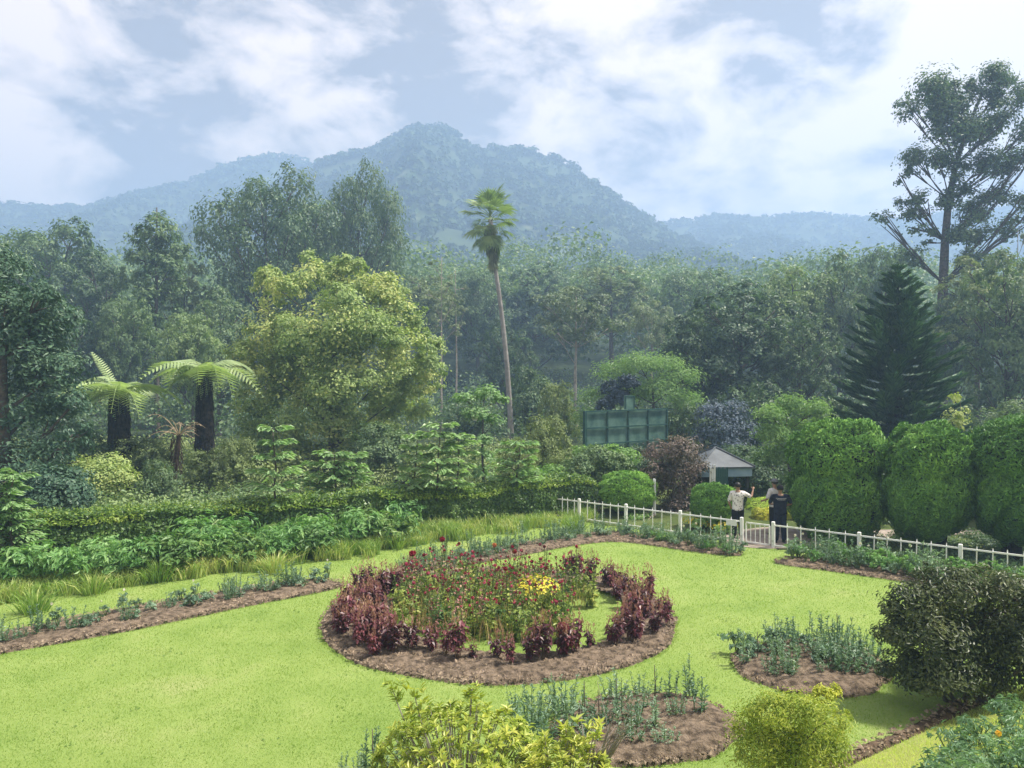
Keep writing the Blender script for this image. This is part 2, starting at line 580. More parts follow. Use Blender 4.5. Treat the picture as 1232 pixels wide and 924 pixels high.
struct('grass_bank', MB().add(V, Fq[:, ::-1]), BANKM)

# gravel path beyond the gate, turf coloured dark for the shade of the clipped trees
PATH = P2((862, 652), (905, 661), (948, 661), (985, 656), (1004, 649), (1180, 642.5), (1420, 645), (1420, 640), (1180, 638.5), (1000, 638), (965, 637), (925, 634), (880, 640))
PAVE = plain_mat('pale_gravel', (.24, .195, .165), (.38, .32, .275), 3, .9, .2, .01, 60)
V, Fq = tri_fill(smoothpoly(PATH, 2), h=.015, step=.25, seed=3)
V[:, 2] = .018
struct('path', MB().add(V, Fq), PAVE)
TURF = plain_mat('shade_toned_turf', (.05, .075, .022), (.11, .14, .045), 1.2, .95, .1, .03, 30)
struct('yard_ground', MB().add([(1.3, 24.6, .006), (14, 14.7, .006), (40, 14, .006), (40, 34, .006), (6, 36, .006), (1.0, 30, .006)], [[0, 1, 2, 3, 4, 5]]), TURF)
HERBSOIL = plain_mat('bed_earth', (.045, .045, .025), (.11, .12, .05), 2, .95, .1, .04, 20)

# hills: heightfields that carry the skyline of the photograph at their real distance
def hill(name, prof, D, front, back, mat, seed, rough=1.0, nx=130, ny=44, foot=0.0):
    px, py = np.array(prof, float).T
    wx = (px - CX) / F * D; wz = CH - (py - HY) / F * D
    xs = np.linspace(wx[0], wx[-1], nx)
    v = np.concatenate([np.linspace(-1, 0, ny) , np.linspace(.08, 1, 12)])
    def H(x): return np.interp(x, wx, wz)
    def zf(x, y):
        vv = np.where(y < D, (D - y) / front, (y - D) / back)
        h = H(x) * .55 + np.interp(x, wx, np.convolve(np.pad(wz, 2, mode='edge'), np.ones(5) / 5, 'valid')) * .45 * np.minimum(1, vv * 5) + H(x) * .45 * (1 - np.minimum(1, vv * 5))
        base = h * np.clip(1 - vv, 0, 1) ** 1.25 + foot * np.clip(vv, 0, 1)
        spur = (fbm(x / 55 + seed, y / 170, 4, seed) - .5) * 2
        return base * (1 + spur * .32 * np.clip(vv * 3, 0, 1) * np.clip((1 - vv) * 3, 0, 1)) + (fbm(x / 13, y / 13, 3, seed + 3) - .5) * 6 * rough * np.clip(vv * 6, 0, 1) - 4 * np.clip(vv - .9, 0, 1)
    ys = np.where(v < 0, D + v * front, D + v * back)
    V, Fq = grid(xs, ys, zf)
    return struct(name, MB().add(V, Fq), mat), zf, (wx[0], wx[-1])


def hill_mat(name, fields):
    """forest green broken by a few cleared, paler slopes"""
    m, t = new_mat(name)
    n = mnoise(t, .035, 6, .65); n2 = mnoise(t, .012, 4, .6)
    col = ramp(t, n.outputs['Fac'], [(.3, (.022, .04, .02)), (.7, (.07, .10, .045))])
    if fields:
        c = N(t, 'ShaderNodeMix', data_type='RGBA')
        c.inputs[7].default_value = (.24, .26, .13, 1)
        t.links.new(tmath(t, 'MULTIPLY_ADD', n2.outputs['Fac'], 9.0, -5.3, clamp=True), c.inputs[0])
        t.links.new(col, c.inputs[6]); col = c.outputs[2]
    p = N(t, 'ShaderNodeBsdfPrincipled'); p.inputs['Roughness'].default_value = .95; p.inputs['Specular IOR Level'].default_value = .1
    t.links.new(col, p.inputs['Base Color'])
    o = N(t, 'ShaderNodeOutputMaterial'); t.links.new(p.outputs[0], o.inputs['Surface'])
    return m
_, zf_main, xr_main = hill('mountain', [(-500, 420), (-200, 400), (60, 360), (200, 310), (300, 245), (350, 214), (400, 193), (450, 182), (470, 172), (490, 161), (508, 155), (530, 156), (550, 164), (575, 178), (600, 182), (640, 183), (665, 190), (690, 203), (720, 222), (742, 242), (765, 258), (800, 276), (840, 296), (900, 325), (1000, 355), (1200, 390), (1500, 420)], 520, 300, 220, hill_mat('mountain_forest', True), 4, nx=170, foot=12)
_, zf_left, xr_left = hill('mountain', [(-900, 290), (-500, 255), (-200, 236), (-60, 238), (0, 246), (60, 252), (110, 250), (170, 234), (225, 222), (265, 205), (300, 193), (330, 189), (365, 193), (400, 205), (450, 235), (520, 300), (600, 380)], 690, 320, 160, hill_mat('left_ridge_forest', False), 21, nx=130, ny=30, foot=20)
_, zf_right, xr_right = hill('mountain', [(600, 400), (700, 330), (780, 276), (810, 268), (850, 264), (880, 262), (915, 266), (950, 261), (985, 260), (1020, 265), (1080, 268), (1150, 258), (1232, 250), (1350, 256), (1600, 272), (2000, 300)], 700, 330, 160, hill_mat('right_ridge_forest', False), 33, nx=130, ny=30, foot=20)
# ------------------------------------------------------------------ trees: how a crown and a trunk are grown
def crown_leaves(mb, lobes, n, leaf, asp=.55, clump=.34, per=26, up=.45, m=0, shell=.78, flat=.75, low=-.25, spread=.42):
    """leaves gathered in clumps over the lobes of a crown"""
    L = np.asarray(lobes, float)
    w = (L[:, 3] * L[:, 4] + L[:, 3] * L[:, 5] + L[:, 4] * L[:, 5])
    nc = max(4, n // per)
    k = rng.choice(len(L), nc, p=w / w.sum())
    d = rdirs(nc * 3)
    d = d[d[:, 2] > low][:nc]
    k = k[:len(d)]
    c = L[k, :3] + d * L[k, 3:6] * rng.uniform(shell, 1.06, len(d))[:, None]
    cr = clump * L[k, 3:6].mean(1) * rng.uniform(.6, 1.3, len(d))
    q = rng.integers(0, len(d), n)
    off = rng.normal(size=(n, 3)) * .5
    off[:, 2] *= flat
    P = c[q] + off * cr[q][:, None]
    Nr = d[q] * .85 + off * .45 + np.array([0, 0, up]) + rdirs(n) * spread
    leafcards(mb, P, Nr, leaf, asp, m)


def limbs(mb, trunk, lobes, r0, n=6, m=0, reach=.8, thin=1.0, twigs=3):
    """limbs from the trunk's polyline out to every lobe"""
    T = np.asarray(trunk, float)
    for l in lobes:
        c = np.array(l[:3])
        hd = np.linalg.norm(T[:, :2] - c[:2], axis=1)
        want = c[2] - reach * hd
        i = int(np.argmin(np.abs(T[:, 2] - want) + hd * .2))
        i = min(i, len(T) - 1)
        s = T[i]
        if np.linalg.norm(c - s) < .3: continue
        mid = (s + c) / 2 + np.array([0, 0, -.10 * np.linalg.norm(c - s)]) + rng.normal(size=3) * .05 * np.linalg.norm(c - s)
        f = 1 - .55 * i / len(T)
        b = bez(s, mid, c, 6)
        tube(mb, b, np.linspace(r0 * .34 * f * thin, r0 * .1 * thin, 6), 5, m)
        for _ in range(twigs):
            e = c + rdirs(1)[0] * np.array(l[3:6]) * .75
            tube(mb, bez(b[3], (b[3] + e) / 2 + [0, 0, .1 * l[5]], e, 4), np.linspace(r0 * .14, r0 * .04, 4), 4, m)


def trunk_line(h, lean=(0, 0), k=9, wob=.03):
    z = np.linspace(0, h, k)
    p = np.c_[lean[0] * (z / h) ** 1.3 + np.cumsum(rng.normal(size=k)) * wob, lean[1] * z / h + np.cumsum(rng.normal(size=k)) * wob, z]
    p[0, :2] = 0
    return p


def grow(root, lobes, h, r, leafmat, n, leaf, bark=None, lean=(0, 0), asp=.55, trunk=None, reach=.8, thin=1.0, twigs=3, limb_lobes=None, **kw):
    mb = MB()
    T = trunk_line(h, lean) if trunk is None else np.asarray(trunk, float)
    k = len(T)
    rad = r * (1 - .8 * np.linspace(0, 1, k))
    rad[0] *= 1.35
    T0 = T.copy(); T0[0, 2] -= .15
    tube(mb, T0, rad, 8)
    limbs(mb, T, limb_lobes or lobes, r, reach=reach, thin=thin, twigs=twigs)
    mb.build('trunk', bark or BARK, root, smooth=True)
    cb = MB()
    crown_leaves(cb, lobes, n, leaf, asp, **kw)
    cb.build('crown', leafmat, root)
    return root


def ball_lobes(w, z0, z1, k, fill=.62, r=.38, sq=.85, seed=None, jit=.18):
    """k lobes spread over an egg-shaped crown"""
    i = np.arange(k) + .5
    ph = np.arccos(1 - 2 * i / k); th = math.pi * (1 + 5 ** .5) * i + (seed or 0)
    D = np.c_[np.cos(th) * np.sin(ph), np.sin(th) * np.sin(ph), np.cos(ph)]
    hz, hw = (z1 - z0) / 2, w / 2
    out = []
    for d in D:
        f = fill * RD.uniform(1 - jit, 1 + jit)
        rr = r * RD.uniform(.75, 1.25)
        out.append((d[0] * hw * f, d[1] * hw * f, (z0 + z1) / 2 + d[2] * hz * f, hw * rr, hw * rr, min(hw, hz) * rr * sq))
    out.append((0, 0, (z0 + z1) / 2, hw * .5, hw * .5, hz * .5))
    return out


def plobes(lst, d, bx, base=0.0, dep=.8, sq=.9):
    """lobes read off the photograph, set round a trunk that stands at (bx, d)"""
    out = []
    for i, (px, py, r) in enumerate(lst):
        rw = r / F * d
        dy = RD.uniform(-dep, dep) * rw * 1.2
        k = (d + dy) / d
        out.append((X(px, d) * k - bx, dy, CH + (Z(py, d) - CH) * k - base, rw, rw, rw * sq))
    return out

LF_DARK = leaf_mat('dark_forest_leaves', (.022, .042, .024), (.055, .092, .044), (.10, .14, .06), .28, .5, .35, .35)
LF_MID = leaf_mat('forest_leaves', (.030, .056, .025), (.078, .122, .050), (.14, .185, .075), .3, .5, .3, .35)
LF_OLIVE = leaf_mat('olive_leaves', (.045, .066, .025), (.095, .125, .042), (.15, .18, .07), .25, .5, .3, .35)
LF_GREY = leaf_mat('greyish_leaves', (.05, .07, .045), (.10, .13, .075), (.16, .19, .11), .25, .55, .3, .4)
LF_PALE = leaf_mat('pale_yellow_green_leaves', (.095, .145, .046), (.18, .23, .080), (.29, .30, .11), .3, .5, .3, .22)
LF_GLOSSY = leaf_mat('glossy_dark_leaves', (.012, .032, .022), (.032, .066, .040), (.07, .115, .065), .2, .45, .28, .5)
LF_BRIGHT = leaf_mat('bright_green_leaves', (.06, .12, .03), (.11, .19, .05), (.18, .26, .085), .35, .45, .3, .5)
LF_FEATHER = leaf_mat('feathery_leaves', (.07, .13, .045), (.13, .20, .075), (.21, .28, .13), .35, .5, .3, .4)
LF_NEEDLE = leaf_mat('conifer_needles', (.012, .036, .020), (.03, .068, .032), (.075, .135, .06), .12, .5, .3, .5)

def HEDGE_LINE(x): return 17.75 + (x + 12.2) * .5405
# ---- the far woods: too many crowns to count, one mass each
def dome(nq, seed):
    r = np.random.default_rng(seed)
    d = unit(r.normal(size=(nq * 3, 3))); d = d[d[:, 2] > -.25][:nq]
    P = d * r.uniform(.72, 1.05, len(d))[:, None] * [1, 1, .9]
    return P, unit(d * .7 + unit(r.normal(size=(len(d), 3))) * .55 + [0, 0, .3])


def crown_mass(name, xyz, rad, nq, leaf, mat, squash=.85, kind='stuff', nt=6):
    mb = MB()
    tv = [dome(nq, 50 + i) for i in range(nt)]
    pick = rng.integers(0, nt, len(xyz))
    for i in range(nt):
        s = np.where(pick == i)[0]
        if not len(s): continue
        P, Nn = tv[i]
        a = rng.uniform(0, 6.28, len(s))
        ca, sa = np.cos(a)[:, None], np.sin(a)[:, None]
        rr = rad[s][:, None]
        wob = rng.uniform(.75, 1.25, (len(s), len(P)))
        xx = (P[:, 0] * ca - P[:, 1] * sa) * rr * wob + xyz[s, 0:1]
        yy = (P[:, 0] * sa + P[:, 1] * ca) * rr * wob + xyz[s, 1:2]
        zz = P[:, 2] * rr * squash * wob + xyz[s, 2:3]
        nn = np.stack([Nn[:, 0] * ca - Nn[:, 1] * sa, Nn[:, 0] * sa + Nn[:, 1] * ca, np.broadcast_to(Nn[:, 2], ca.shape[:1] + (len(P),))], 2)
        leafcards(mb, np.stack([xx, yy, zz], 2).reshape(-1, 3), nn.reshape(-1, 3), np.repeat(leaf * rad[s], len(P)), .7)
    o = mb.build(name, mat)
    o['kind'] = kind
    return o


def on_hill(zf, xr, D, front, n, seed, vmax=.95, bare=None):
    r = np.random.default_rng(seed)
    x = r.uniform(xr[0], xr[1], n); v = np.concatenate([r.uniform(0, .02, n // 8), r.uniform(-.06, vmax, n - n // 8)])
    y = D - v * front
    z = zf(x[:, None], y[:, None])[:, 0]
    k = z > terr(x, np.minimum(y, 330)) - 1
    if bare is not None: k &= fbm(x / 28 + 3, y / 14, 3, 8) < bare
    return np.c_[x, y, z][k]
LF_HILL = leaf_mat('hill_forest_leaves', (.022, .036, .022), (.042, .070, .032), (.072, .108, .044), .1, .8, .05, .02, gain=1.45)
q = on_hill(zf_main, (-330, 330), 520, 300, 8500, 3, .9, .66)
crown_mass('mountain_woods', q + [0, 0, 1.2], rng.uniform(1.8, 4.4, len(q)), 15, .85, LF_HILL)
q = on_hill(zf_left, (-620, -60), 690, 320, 3200, 4, .6)
crown_mass('ridge_woods', q + [0, 0, 1.5], rng.uniform(2.5, 5, len(q)), 9, 1.0, LF_HILL)
q = on_hill(zf_right, (90, 760), 700, 330, 3600, 5, .6)
crown_mass('ridge_woods', q + [0, 0, 1.5], rng.uniform(2.5, 5.2, len(q)), 9, 1.0, LF_HILL)
n = 1700
y = 104 + 150 * rng.uniform(0, 1, n) ** 1.3
x = rng.uniform(-1, 1, n) * (y * .78 + 25)
hgt = rng.uniform(9, 16.5, n) * (.35 + 1.15 * fbm(x / 16, y / 16, 3, 40))
crown_mass('far_woods', np.c_[x, y, terr(x, y) + hgt], rng.uniform(3.0, 6.2, n), 170, .13, LF_MID, .75)
crown_mass('far_woods', np.c_[x, y, terr(x, y) + hgt * .45][:1300], rng.uniform(2.6, 4.2, n)[:1300], 50, .22, LF_DARK)
n = 700
y = rng.uniform(46, 104, n); x = rng.uniform(-1, 1, n) * (y * .8 + 8)
k = ~((np.abs(x - X(560, y)) < 3) & (y < 50))
crown_mass('forest_undergrowth', np.c_[x, y, terr(x, y) + rng.uniform(.4, 2.2, n)][k], rng.uniform(1.3, 2.8, n)[k], 130, .13, LF_DARK)
n = 260
y = rng.uniform(27.5, 46, n); x = X(rng.uniform(-120, 690, n), y)
k = (np.abs(x - X(143, y)) > .6) & (np.abs(x - X(246, y)) > .6) & ~((y > 33) & (np.abs(x - X(405, y)) < 2))
crown_mass('undergrowth', np.c_[x, y, rng.uniform(.1, .5, n)][k], rng.uniform(.7, 1.35, n)[k], 170, .13, LF_OLIVE)
n = 130
y = rng.uniform(22.2, 27, n); x = X(rng.uniform(-80, 330, n), y)
k = y > HEDGE_LINE(x) + 1.5
crown_mass('undergrowth', np.c_[x, y, rng.uniform(.05, .35, n)][k], rng.uniform(.5, .85, n)[k], 170, .15, LF_MID)
n = 170
y = rng.uniform(23.4, 44, n); x = X(rng.uniform(995, 1420, n), y)
crown_mass('undergrowth', np.c_[x, y, rng.uniform(.2, .7, n)], rng.uniform(.7, 1.5, n), 150, .14, LF_DARK)  # nearest bushes brought forward to darken the sunlit strip behind the topiaries

# ---- forest trees one can tell apart: six kinds, each built once and then copied
def kind_tree(name, cat, lobes, h, r, mat, n, leaf, bark=None, **kw):
    t = thing(name, None, cat)
    grow(t, lobes, h, r, mat, n, leaf, bark, **kw)
    return Kit(t)
KITS = {
    'round': kind_tree('broadleaf_tree', 'tree', ball_lobes(9, 3.0, 12, 19, .70, .32), 9.5, .28, LF_MID, 16000, .27, clump=.30, shell=.85),
    'dense': kind_tree('evergreen_tree', 'tree', ball_lobes(8.6, 1.5, 12, 26, .74, .29), 9, .3, LF_DARK, 17000, .27, clump=.30, shell=.85),
    'tall': kind_tree('tall_tree', 'tree', ball_lobes(7, 6.5, 16, 16, .72, .32, .8), 14, .26, LF_OLIVE, 8000, .28),
    'column': kind_tree('columnar_tree', 'tree', ball_lobes(4.8, 4, 16, 15, .68, .50, 1.0), 15, .24, LF_MID, 9000, .27),
    'open': kind_tree('spreading_tree', 'tree', ball_lobes(12, 4.5, 15, 26, .72, .27, .8), 12, .34, LF_DARK, 19000, .26, clump=.42),
    'pale': kind_tree('pale_trunked_tree', 'tree', ball_lobes(8, 7.0, 13.5, 11, .74, .32, .75), 12, .2, LF_GREY, 7000, .27, BARK_PALE),
    'wispy': kind_tree('slender_tree', 'tree', ball_lobes(3.6, 7.5, 15, 9, .8, .3, .6), 15, .13, LF_GREY, 1700, .22, BARK_PALE),
    'bush': kind_tree('bush', 'bush', ball_lobes(4.2, .2, 3.4, 10, .6, .42, .9), 2, .09, LF_OLIVE, 6500, .16),
    'darkbush': kind_tree('bush', 'bush', ball_lobes(4.2, .2, 3.4, 10, .6, .42, .9), 2, .09, LF_DARK, 6500, .16),
}
HEIGHT = {'round': 12.2, 'dense': 12.2, 'tall': 16.2, 'column': 16.3, 'open': 15.2, 'pale': 13.7, 'wispy': 15.5, 'bush': 3.5, 'darkbush': 3.5}
WIDTH = {'round': 9.4, 'dense': 9, 'tall': 7.4, 'column': 5.4, 'open': 12, 'pale': 8.2, 'wispy': 4, 'bush': 4.4, 'darkbush': 4.4}
FOREST = [   # kind, px centre, px top, distance, px width, label
    ('round', 20, 268, 88, 130, 'hazy rounded tree in the woods above the dark glossy tree at the left edge'),
    ('round', 78, 258, 82, 140, 'broad hazy tree whose flat top meets the left ridge'),
    ('dense', 118, 300, 68, 110, 'dark bushy tree just left of the narrow tall tree'),
    ('dense', 62, 345, 56, 100, 'dark round tree behind the upright young fern frond'),
    ('column', 188, 226, 63, 84, 'tall narrow leafy tree with a pale lower trunk between the two tree ferns'),
    ('tall', 222, 300, 74, 70, 'slim olive tree at the right flank of the narrow tall tree'),
    ('open', 322, 190, 74, 168, 'tallest wide spreading dark tree behind the pale yellow green tree'),
    ('open', 432, 187, 80, 120, 'tall ragged dark tree with open branches right of the tallest spreading tree'),
    ('round', 378, 235, 90, 110, 'hazy tree filling the gap between the two tall spreading trees'),
    ('dense', 262, 345, 60, 100, 'shaded bushy tree at the foot of the tallest spreading tree'),
    ('round', 150, 350, 58, 80, 'shaded round tree behind the left tree fern'),
    ('round', 232, 372, 52, 84, 'soft rounded tree just above the right tree fern'),
    ('tall', 505, 318, 92, 90, 'hazy olive tree right of the pale yellow green crown'),
    ('wispy', 531, 302, 64, 52, 'thin pale trunked tree with forked bare limbs left of the fan palm'),
    ('wispy', 549, 318, 66, 40, 'second thin pale trunk close beside the forked one, left of the fan palm'),
    ('round', 575, 318, 98, 100, 'hazy rounded tree directly behind the fan palm trunk'),
    ('dense', 640, 312, 104, 130, 'hazy dark tree right of the fan palm head'),
    ('pale', 692, 334, 64, 112, 'light green clumpy tree with several pale trunks in mid forest'),
    ('tall', 735, 308, 96, 110, 'hazy olive tree behind the light clumpy tree'),
    ('pale', 784, 350, 70, 66, 'small pale grey tree with one straight white trunk'),
    ('round', 835, 316, 90, 120, 'hazy flat topped tree left of the dense round tree mass'),
    ('dense', 608, 380, 74, 70, 'small dark tree deep in the shade right of the palm trunk'),
    ('dense', 886, 334, 50, 170, 'big dense leafy tree with a rounded dome left of the dark conifer'),
    ('round', 838, 376, 50, 80, 'yellowish rounded tree at the left shoulder of the big dense tree'),
    ('round', 955, 312, 62, 125, 'leafy tree rising behind the big dense tree towards the conifer'),
    ('dense', 1008, 300, 62, 90, 'dark green tree close left of the conifer tip'),
    ('dense', 960, 375, 46, 100, 'dark shaded tree between the big dense tree and the conifer'),
    ('round', 1060, 288, 70, 80, 'dark rounded tree behind the conifer tip'),
    ('tall', 1178, 285, 52, 110, 'olive tree at the right of the tall open tree trunk'),
    ('dense', 1215, 300, 44, 130, 'dark olive tree at the right edge behind the clipped topiaries'),
    ('round', 1150, 345, 55, 80, 'mid green tree in the gap between conifer and right edge'),
    ('wispy', 1222, 268, 56, 46, 'thin nearly bare tree standing against the sky at the right edge'),
    ('dense', 1290, 300, 50, 120, 'dark tree just past the right edge behind the topiaries'),
    ('dense', -60, 300, 60, 140, 'dark tree past the left edge behind the glossy tree'),
    ('darkbush', 640, 432, 52, 84, 'dark leafy bush low right of the palm trunk'),
    ('bush', 672, 452, 44, 60, 'soft olive bush between palm trunk and feathery tree'),
    ('darkbush', 565, 470, 46, 70, 'dark bush behind the pink flowered sapling'),
    ('darkbush', 192, 545, 25.2, 60, 'dark leafy bush at the foot of the dead brown stalk'),
    ('bush', 170, 520, 31, 80, 'grey green bush between the left fern trunk and the dead stalk'),
    ('bush', 252, 535, 29.5, 70, 'pale bush in front of the right fern trunk'),
    ('darkbush', 88, 500, 30, 90, 'dark bush behind the yellow green shrub on the left'),
    ('bush', 285, 520, 30, 60, 'grey green bush at the left foot of the pale yellow green tree'),
    ('darkbush', 460, 500, 33, 110, 'deep shaded bush under the right side of the pale yellow green tree'),
    ('bush', 655, 492, 31, 74, 'light green bush left of the green billboard'),
    ('bush', 622, 520, 29, 60, 'greyish climbing bush near the foot of the palm'),
    ('bush', 690, 535, 29, 70, 'leafy bush right under the left corner of the green billboard'),
    ('darkbush', 830, 480, 41, 90, 'dark green bush right of the feathery tree'),
    ('darkbush', 905, 450, 40, 110, 'dark shrub thicket below the big dense tree'),
    ('darkbush', 1140, 480, 36, 100, 'dark thicket at the right foot of the conifer'),
    ('darkbush', 1010, 470, 38, 90, 'dark thicket at the left foot of the conifer'),
    ('darkbush', 1215, 470, 32, 110, 'dark thicket behind the rightmost topiary'),
    ('darkbush', 900, 530, 33, 110, 'dark shade bush behind the little pavilion'),
    ('darkbush', 770, 530, 30, 90, 'dark bush under the green billboard'),
    ('darkbush', 1090, 520, 28, 120, 'dark bush in the gap behind the left two topiaries'),
]
for kd, px, top, d, wpx, lab in FOREST:
    x = X(px, d); b = float(terr(x, d))
    h = Z(top, d) - b
    sz = h / HEIGHT[kd]; sx = (wpx / F * d) / WIDTH[kd]
    KITS[kd].put((x, d, b - .05), RD.uniform(0, 6.28), (sx, sx, sz), lab, 'forest trees and bushes behind the garden')
# the slender ones read as forest too
# ------------------------------------------------------------------ the trees that stand out, each with its own shape
def stand(name, label, cat, px, d, group=None, rz=0.0):
    b = float(terr(X(px, d), d))
    return thing(name, label, cat, (X(px, d), d, b), rz, group), X(px, d), b

# big pale yellow green tree
PALE_ENV = [(340, 352, 36), (378, 338, 34), (420, 340, 32), (455, 352, 34), (478, 385, 36), (490, 425, 38), (505, 460, 30), (480, 490, 40), (440, 520, 40), (400, 545, 34), (330, 400, 42), (312, 440, 34), (305, 485, 34), (318, 525, 34), (350, 550, 34), (355, 470, 50), (400, 400, 56), (430, 450, 58), (385, 500, 52), (350, 430, 48), (460, 540, 34)]
t, bx, b = stand('broadleaf_tree', 'big pale yellow green tree with a full rounded crown left of the fan palm', 'tree', 402, 37)
L = plobes([(340, 352, 36), (378, 338, 34), (420, 340, 32), (455, 352, 34), (478, 385, 36), (490, 425, 38), (505, 460, 30), (480, 490, 40), (440, 520, 40), (400, 545, 34), (330, 400, 42), (312, 440, 34), (305, 485, 34), (318, 525, 34), (350, 550, 34), (355, 470, 50), (400, 400, 56), (430, 450, 58), (385, 500, 52), (350, 430, 48), (460, 540, 34), (515, 470, 20), (300, 420, 22), (330, 370, 22), (405, 325, 20)], 37, bx, b, .75, .92)
E = plobes(PALE_ENV, 37, bx, b, .8, .92)
L = []
for e_ in E:
    for d_ in rdirs(11):
        if d_[2] < -.55: continue
        c_ = np.array(e_[:3]) + d_ * np.array(e_[3:]) * RD.uniform(.6, .95)
        r_ = e_[3] * RD.uniform(.26, .46)
        if abs(c_[0]) < 5.6: L.append((*c_, r_, r_, r_ * .85))
grow(t, L, 9, .32, LF_PALE, 74000, .16, clump=.42, per=30, up=.4, shell=.7, low=-.4, thin=.5, twigs=0, limb_lobes=E)
cb = MB(); crown_leaves(cb, [(*e_[:3], e_[3] * .8, e_[4] * .8, e_[5] * .8) for e_ in E], 26000, .17, .55, clump=.4, per=30, shell=.7, low=-.6); cb.build('inner_crown', LF_PALE, t)

# dark glossy tree on the left edge
t, bx, b = stand('glossy_tree', 'dark glossy leaved tree cut off by the left edge', 'tree', 0, 24)
L = plobes([(10, 345, 42), (-40, 330, 50), (50, 395, 40), (20, 420, 50), (-60, 420, 60), (60, 455, 38), (82, 492, 30), (30, 500, 52), (-50, 520, 60), (75, 545, 32), (20, 570, 46), (-30, 590, 50), (68, 592, 30), (5, 380, 36), (90, 520, 18), (48, 360, 20)], 24, bx, b, .8)
grow(t, L, 7, .28, LF_GLOSSY, 30000, .17, asp=.42, clump=.36, per=30, up=.3)

# yellow green shrub by it, dark low shrub under it
t, bx, b = stand('shrub', 'fresh yellow green shrub behind the hedge right of the glossy tree', 'shrub', 122, 26)
L = plobes([(105, 568, 22), (130, 565, 22), (122, 585, 28), (148, 580, 18), (95, 590, 20), (125, 605, 24)], 26, bx, b)
grow(t, L, 1.5, .05, LF_PALE, 6500, .11, clump=.4, up=.4)
t, bx, b = stand('shrub', 'dark glossy shrub behind the left end of the hedge', 'shrub', 72, 22.5)
L = plobes([(60, 585, 26), (88, 582, 22), (70, 605, 30), (40, 600, 26), (100, 600, 18)], 22.5, bx, b)
grow(t, L, 1.2, .05, LF_GLOSSY, 6500, .12, clump=.4, up=.4)

# tall open tree against the sky on the right
t, bx, b = stand('tall_tree', 'tallest open tree on the right with dark trunk and sky between its branches', 'tree', 1131, 58)
TL = [(1120, 112, 30), (1148, 128, 30), (1188, 84, 26), (1212, 100, 26), (1232, 112, 26), (1172, 112, 22), (1098, 128, 20), (1128, 150, 28), (1160, 158, 28), (1196, 150, 26), (1225, 160, 24), (1100, 196, 20), (1085, 205, 13), (1122, 196, 24), (1150, 205, 26), (1185, 196, 24), (1215, 196, 22), (1245, 190, 26), (1110, 240, 16), (1138, 240, 22), (1168, 250, 22), (1196, 240, 18), (1228, 236, 22), (1060, 258, 20), (1085, 252, 20), (1108, 262, 16), (1150, 285, 20), (1180, 282, 20), (1215, 275, 24), (1248, 250, 24), (1120, 285, 14), (1105, 310, 18), (1160, 320, 20), (1140, 100, 16), (1200, 125, 18)]
L = plobes([(x + RD.uniform(-9, 9), y + RD.uniform(-9, 9), r * RD.uniform(.5, .95)) for x, y, r in TL + TL + [(RD.uniform(1115, 1200), RD.uniform(95, 330), 18) for _ in range(16)]], 58, bx, b, 1.0, .8)
TK = [(X(px, 58) - bx, dy, Z(py, 58) - b) for px, py, dy in ((1131, 560, 0), (1132, 470, 0), (1133, 400, .1), (1136, 340, .2), (1138, 290, .2), (1143, 240, .3), (1152, 195, .3), (1166, 150, .2), (1182, 110, .1))]
TK[0] = (0, 0, -.1)
grow(t, L, 18, .5, LF_DARK, 36000, .25, trunk=TK, clump=.62, per=34, shell=.1, up=.5, reach=.9, thin=.5, twigs=2, low=-.9)

# dark layered conifer
t, bx, b = stand('conifer', 'dark cone shaped conifer with layered upswept branches behind the topiaries', 'tree', 1080, 33)
mb = MB(); H = Z(322, 33) - b
tube(mb, [(0, 0, -.15), (.03, 0, H * .4), (0, .02, H * .75), (0, 0, H)], [.2, .14, .08, .02], 8)
cb = MB(); br = MB()
for i in range(25):
    f = i / 24
    z = .9 + (H - 1.0) * f ** .95
    ln = 3.3 * (1 - f) ** .72 + .18
    nb = int(11 - 4 * f)
    for j in range(nb):
        a = j / nb * 6.283 + i * .77 + RD.uniform(-.15, .15)
        if RD.random() < .08: continue
        l = ln * RD.uniform(.68, 1.14)
        ca, sa = math.cos(a), math.sin(a)
        e = np.array([ca * l, sa * l, z + l * (.10 + .25 * f)])
        m1 = np.array([ca * l * .55, sa * l * .55, z - l * .08])
        pts = bez((0, 0, z), m1, e, 7)
        tube(br, pts, np.linspace(.035, .008, 7), 4)
        k = int(62 * (l + .7))
        s = rng.uniform(.15, 1.02, k)[:, None]
        P = (1 - s) ** 2 * pts[0] + 2 * s * (1 - s) * m1 + s ** 2 * e
        sd = np.array([-sa, ca, 0]); fw = np.array([ca, sa, .35])
        w = rng.uniform(-1, 1, k)[:, None]
        P = P + sd * w * (.42 * (1.1 - s * .7)) * min(l, 1.8) * .7 + np.array([0, 0, 1]) * rng.uniform(-.02, .08, (k, 1))
        ax = fw + sd * w * .9 + np.array([0, 0, .55]) + rdirs(k) * .25
        leafcards(cb, P, np.tile([0, 0, 1.0], (k, 1)) + rdirs(k) * .5, .38, .33, axis=ax)
mb.build('trunk', BARK_DARK, t, True); br.build('branches', BARK_DARK, t); cb.build('crown', LF_NEEDLE, t)

# feathery tree behind the billboard
t, bx, b = stand('feathery_tree', 'feathery light green tree spreading behind the green billboard', 'tree', 790, 42)
L = plobes([(740, 452, 26), (770, 440, 26), (800, 440, 24), (822, 456, 22), (720, 480, 22), (755, 475, 28), (790, 470, 30), (825, 485, 24), (710, 505, 20), (815, 515, 22), (840, 505, 16)], 42, bx, b, .8, .55)
grow(t, L, 4.2, .18, LF_FEATHER, 15000, .19, asp=.3, clump=.5, per=20, up=.9, spread=.4, shell=.5)
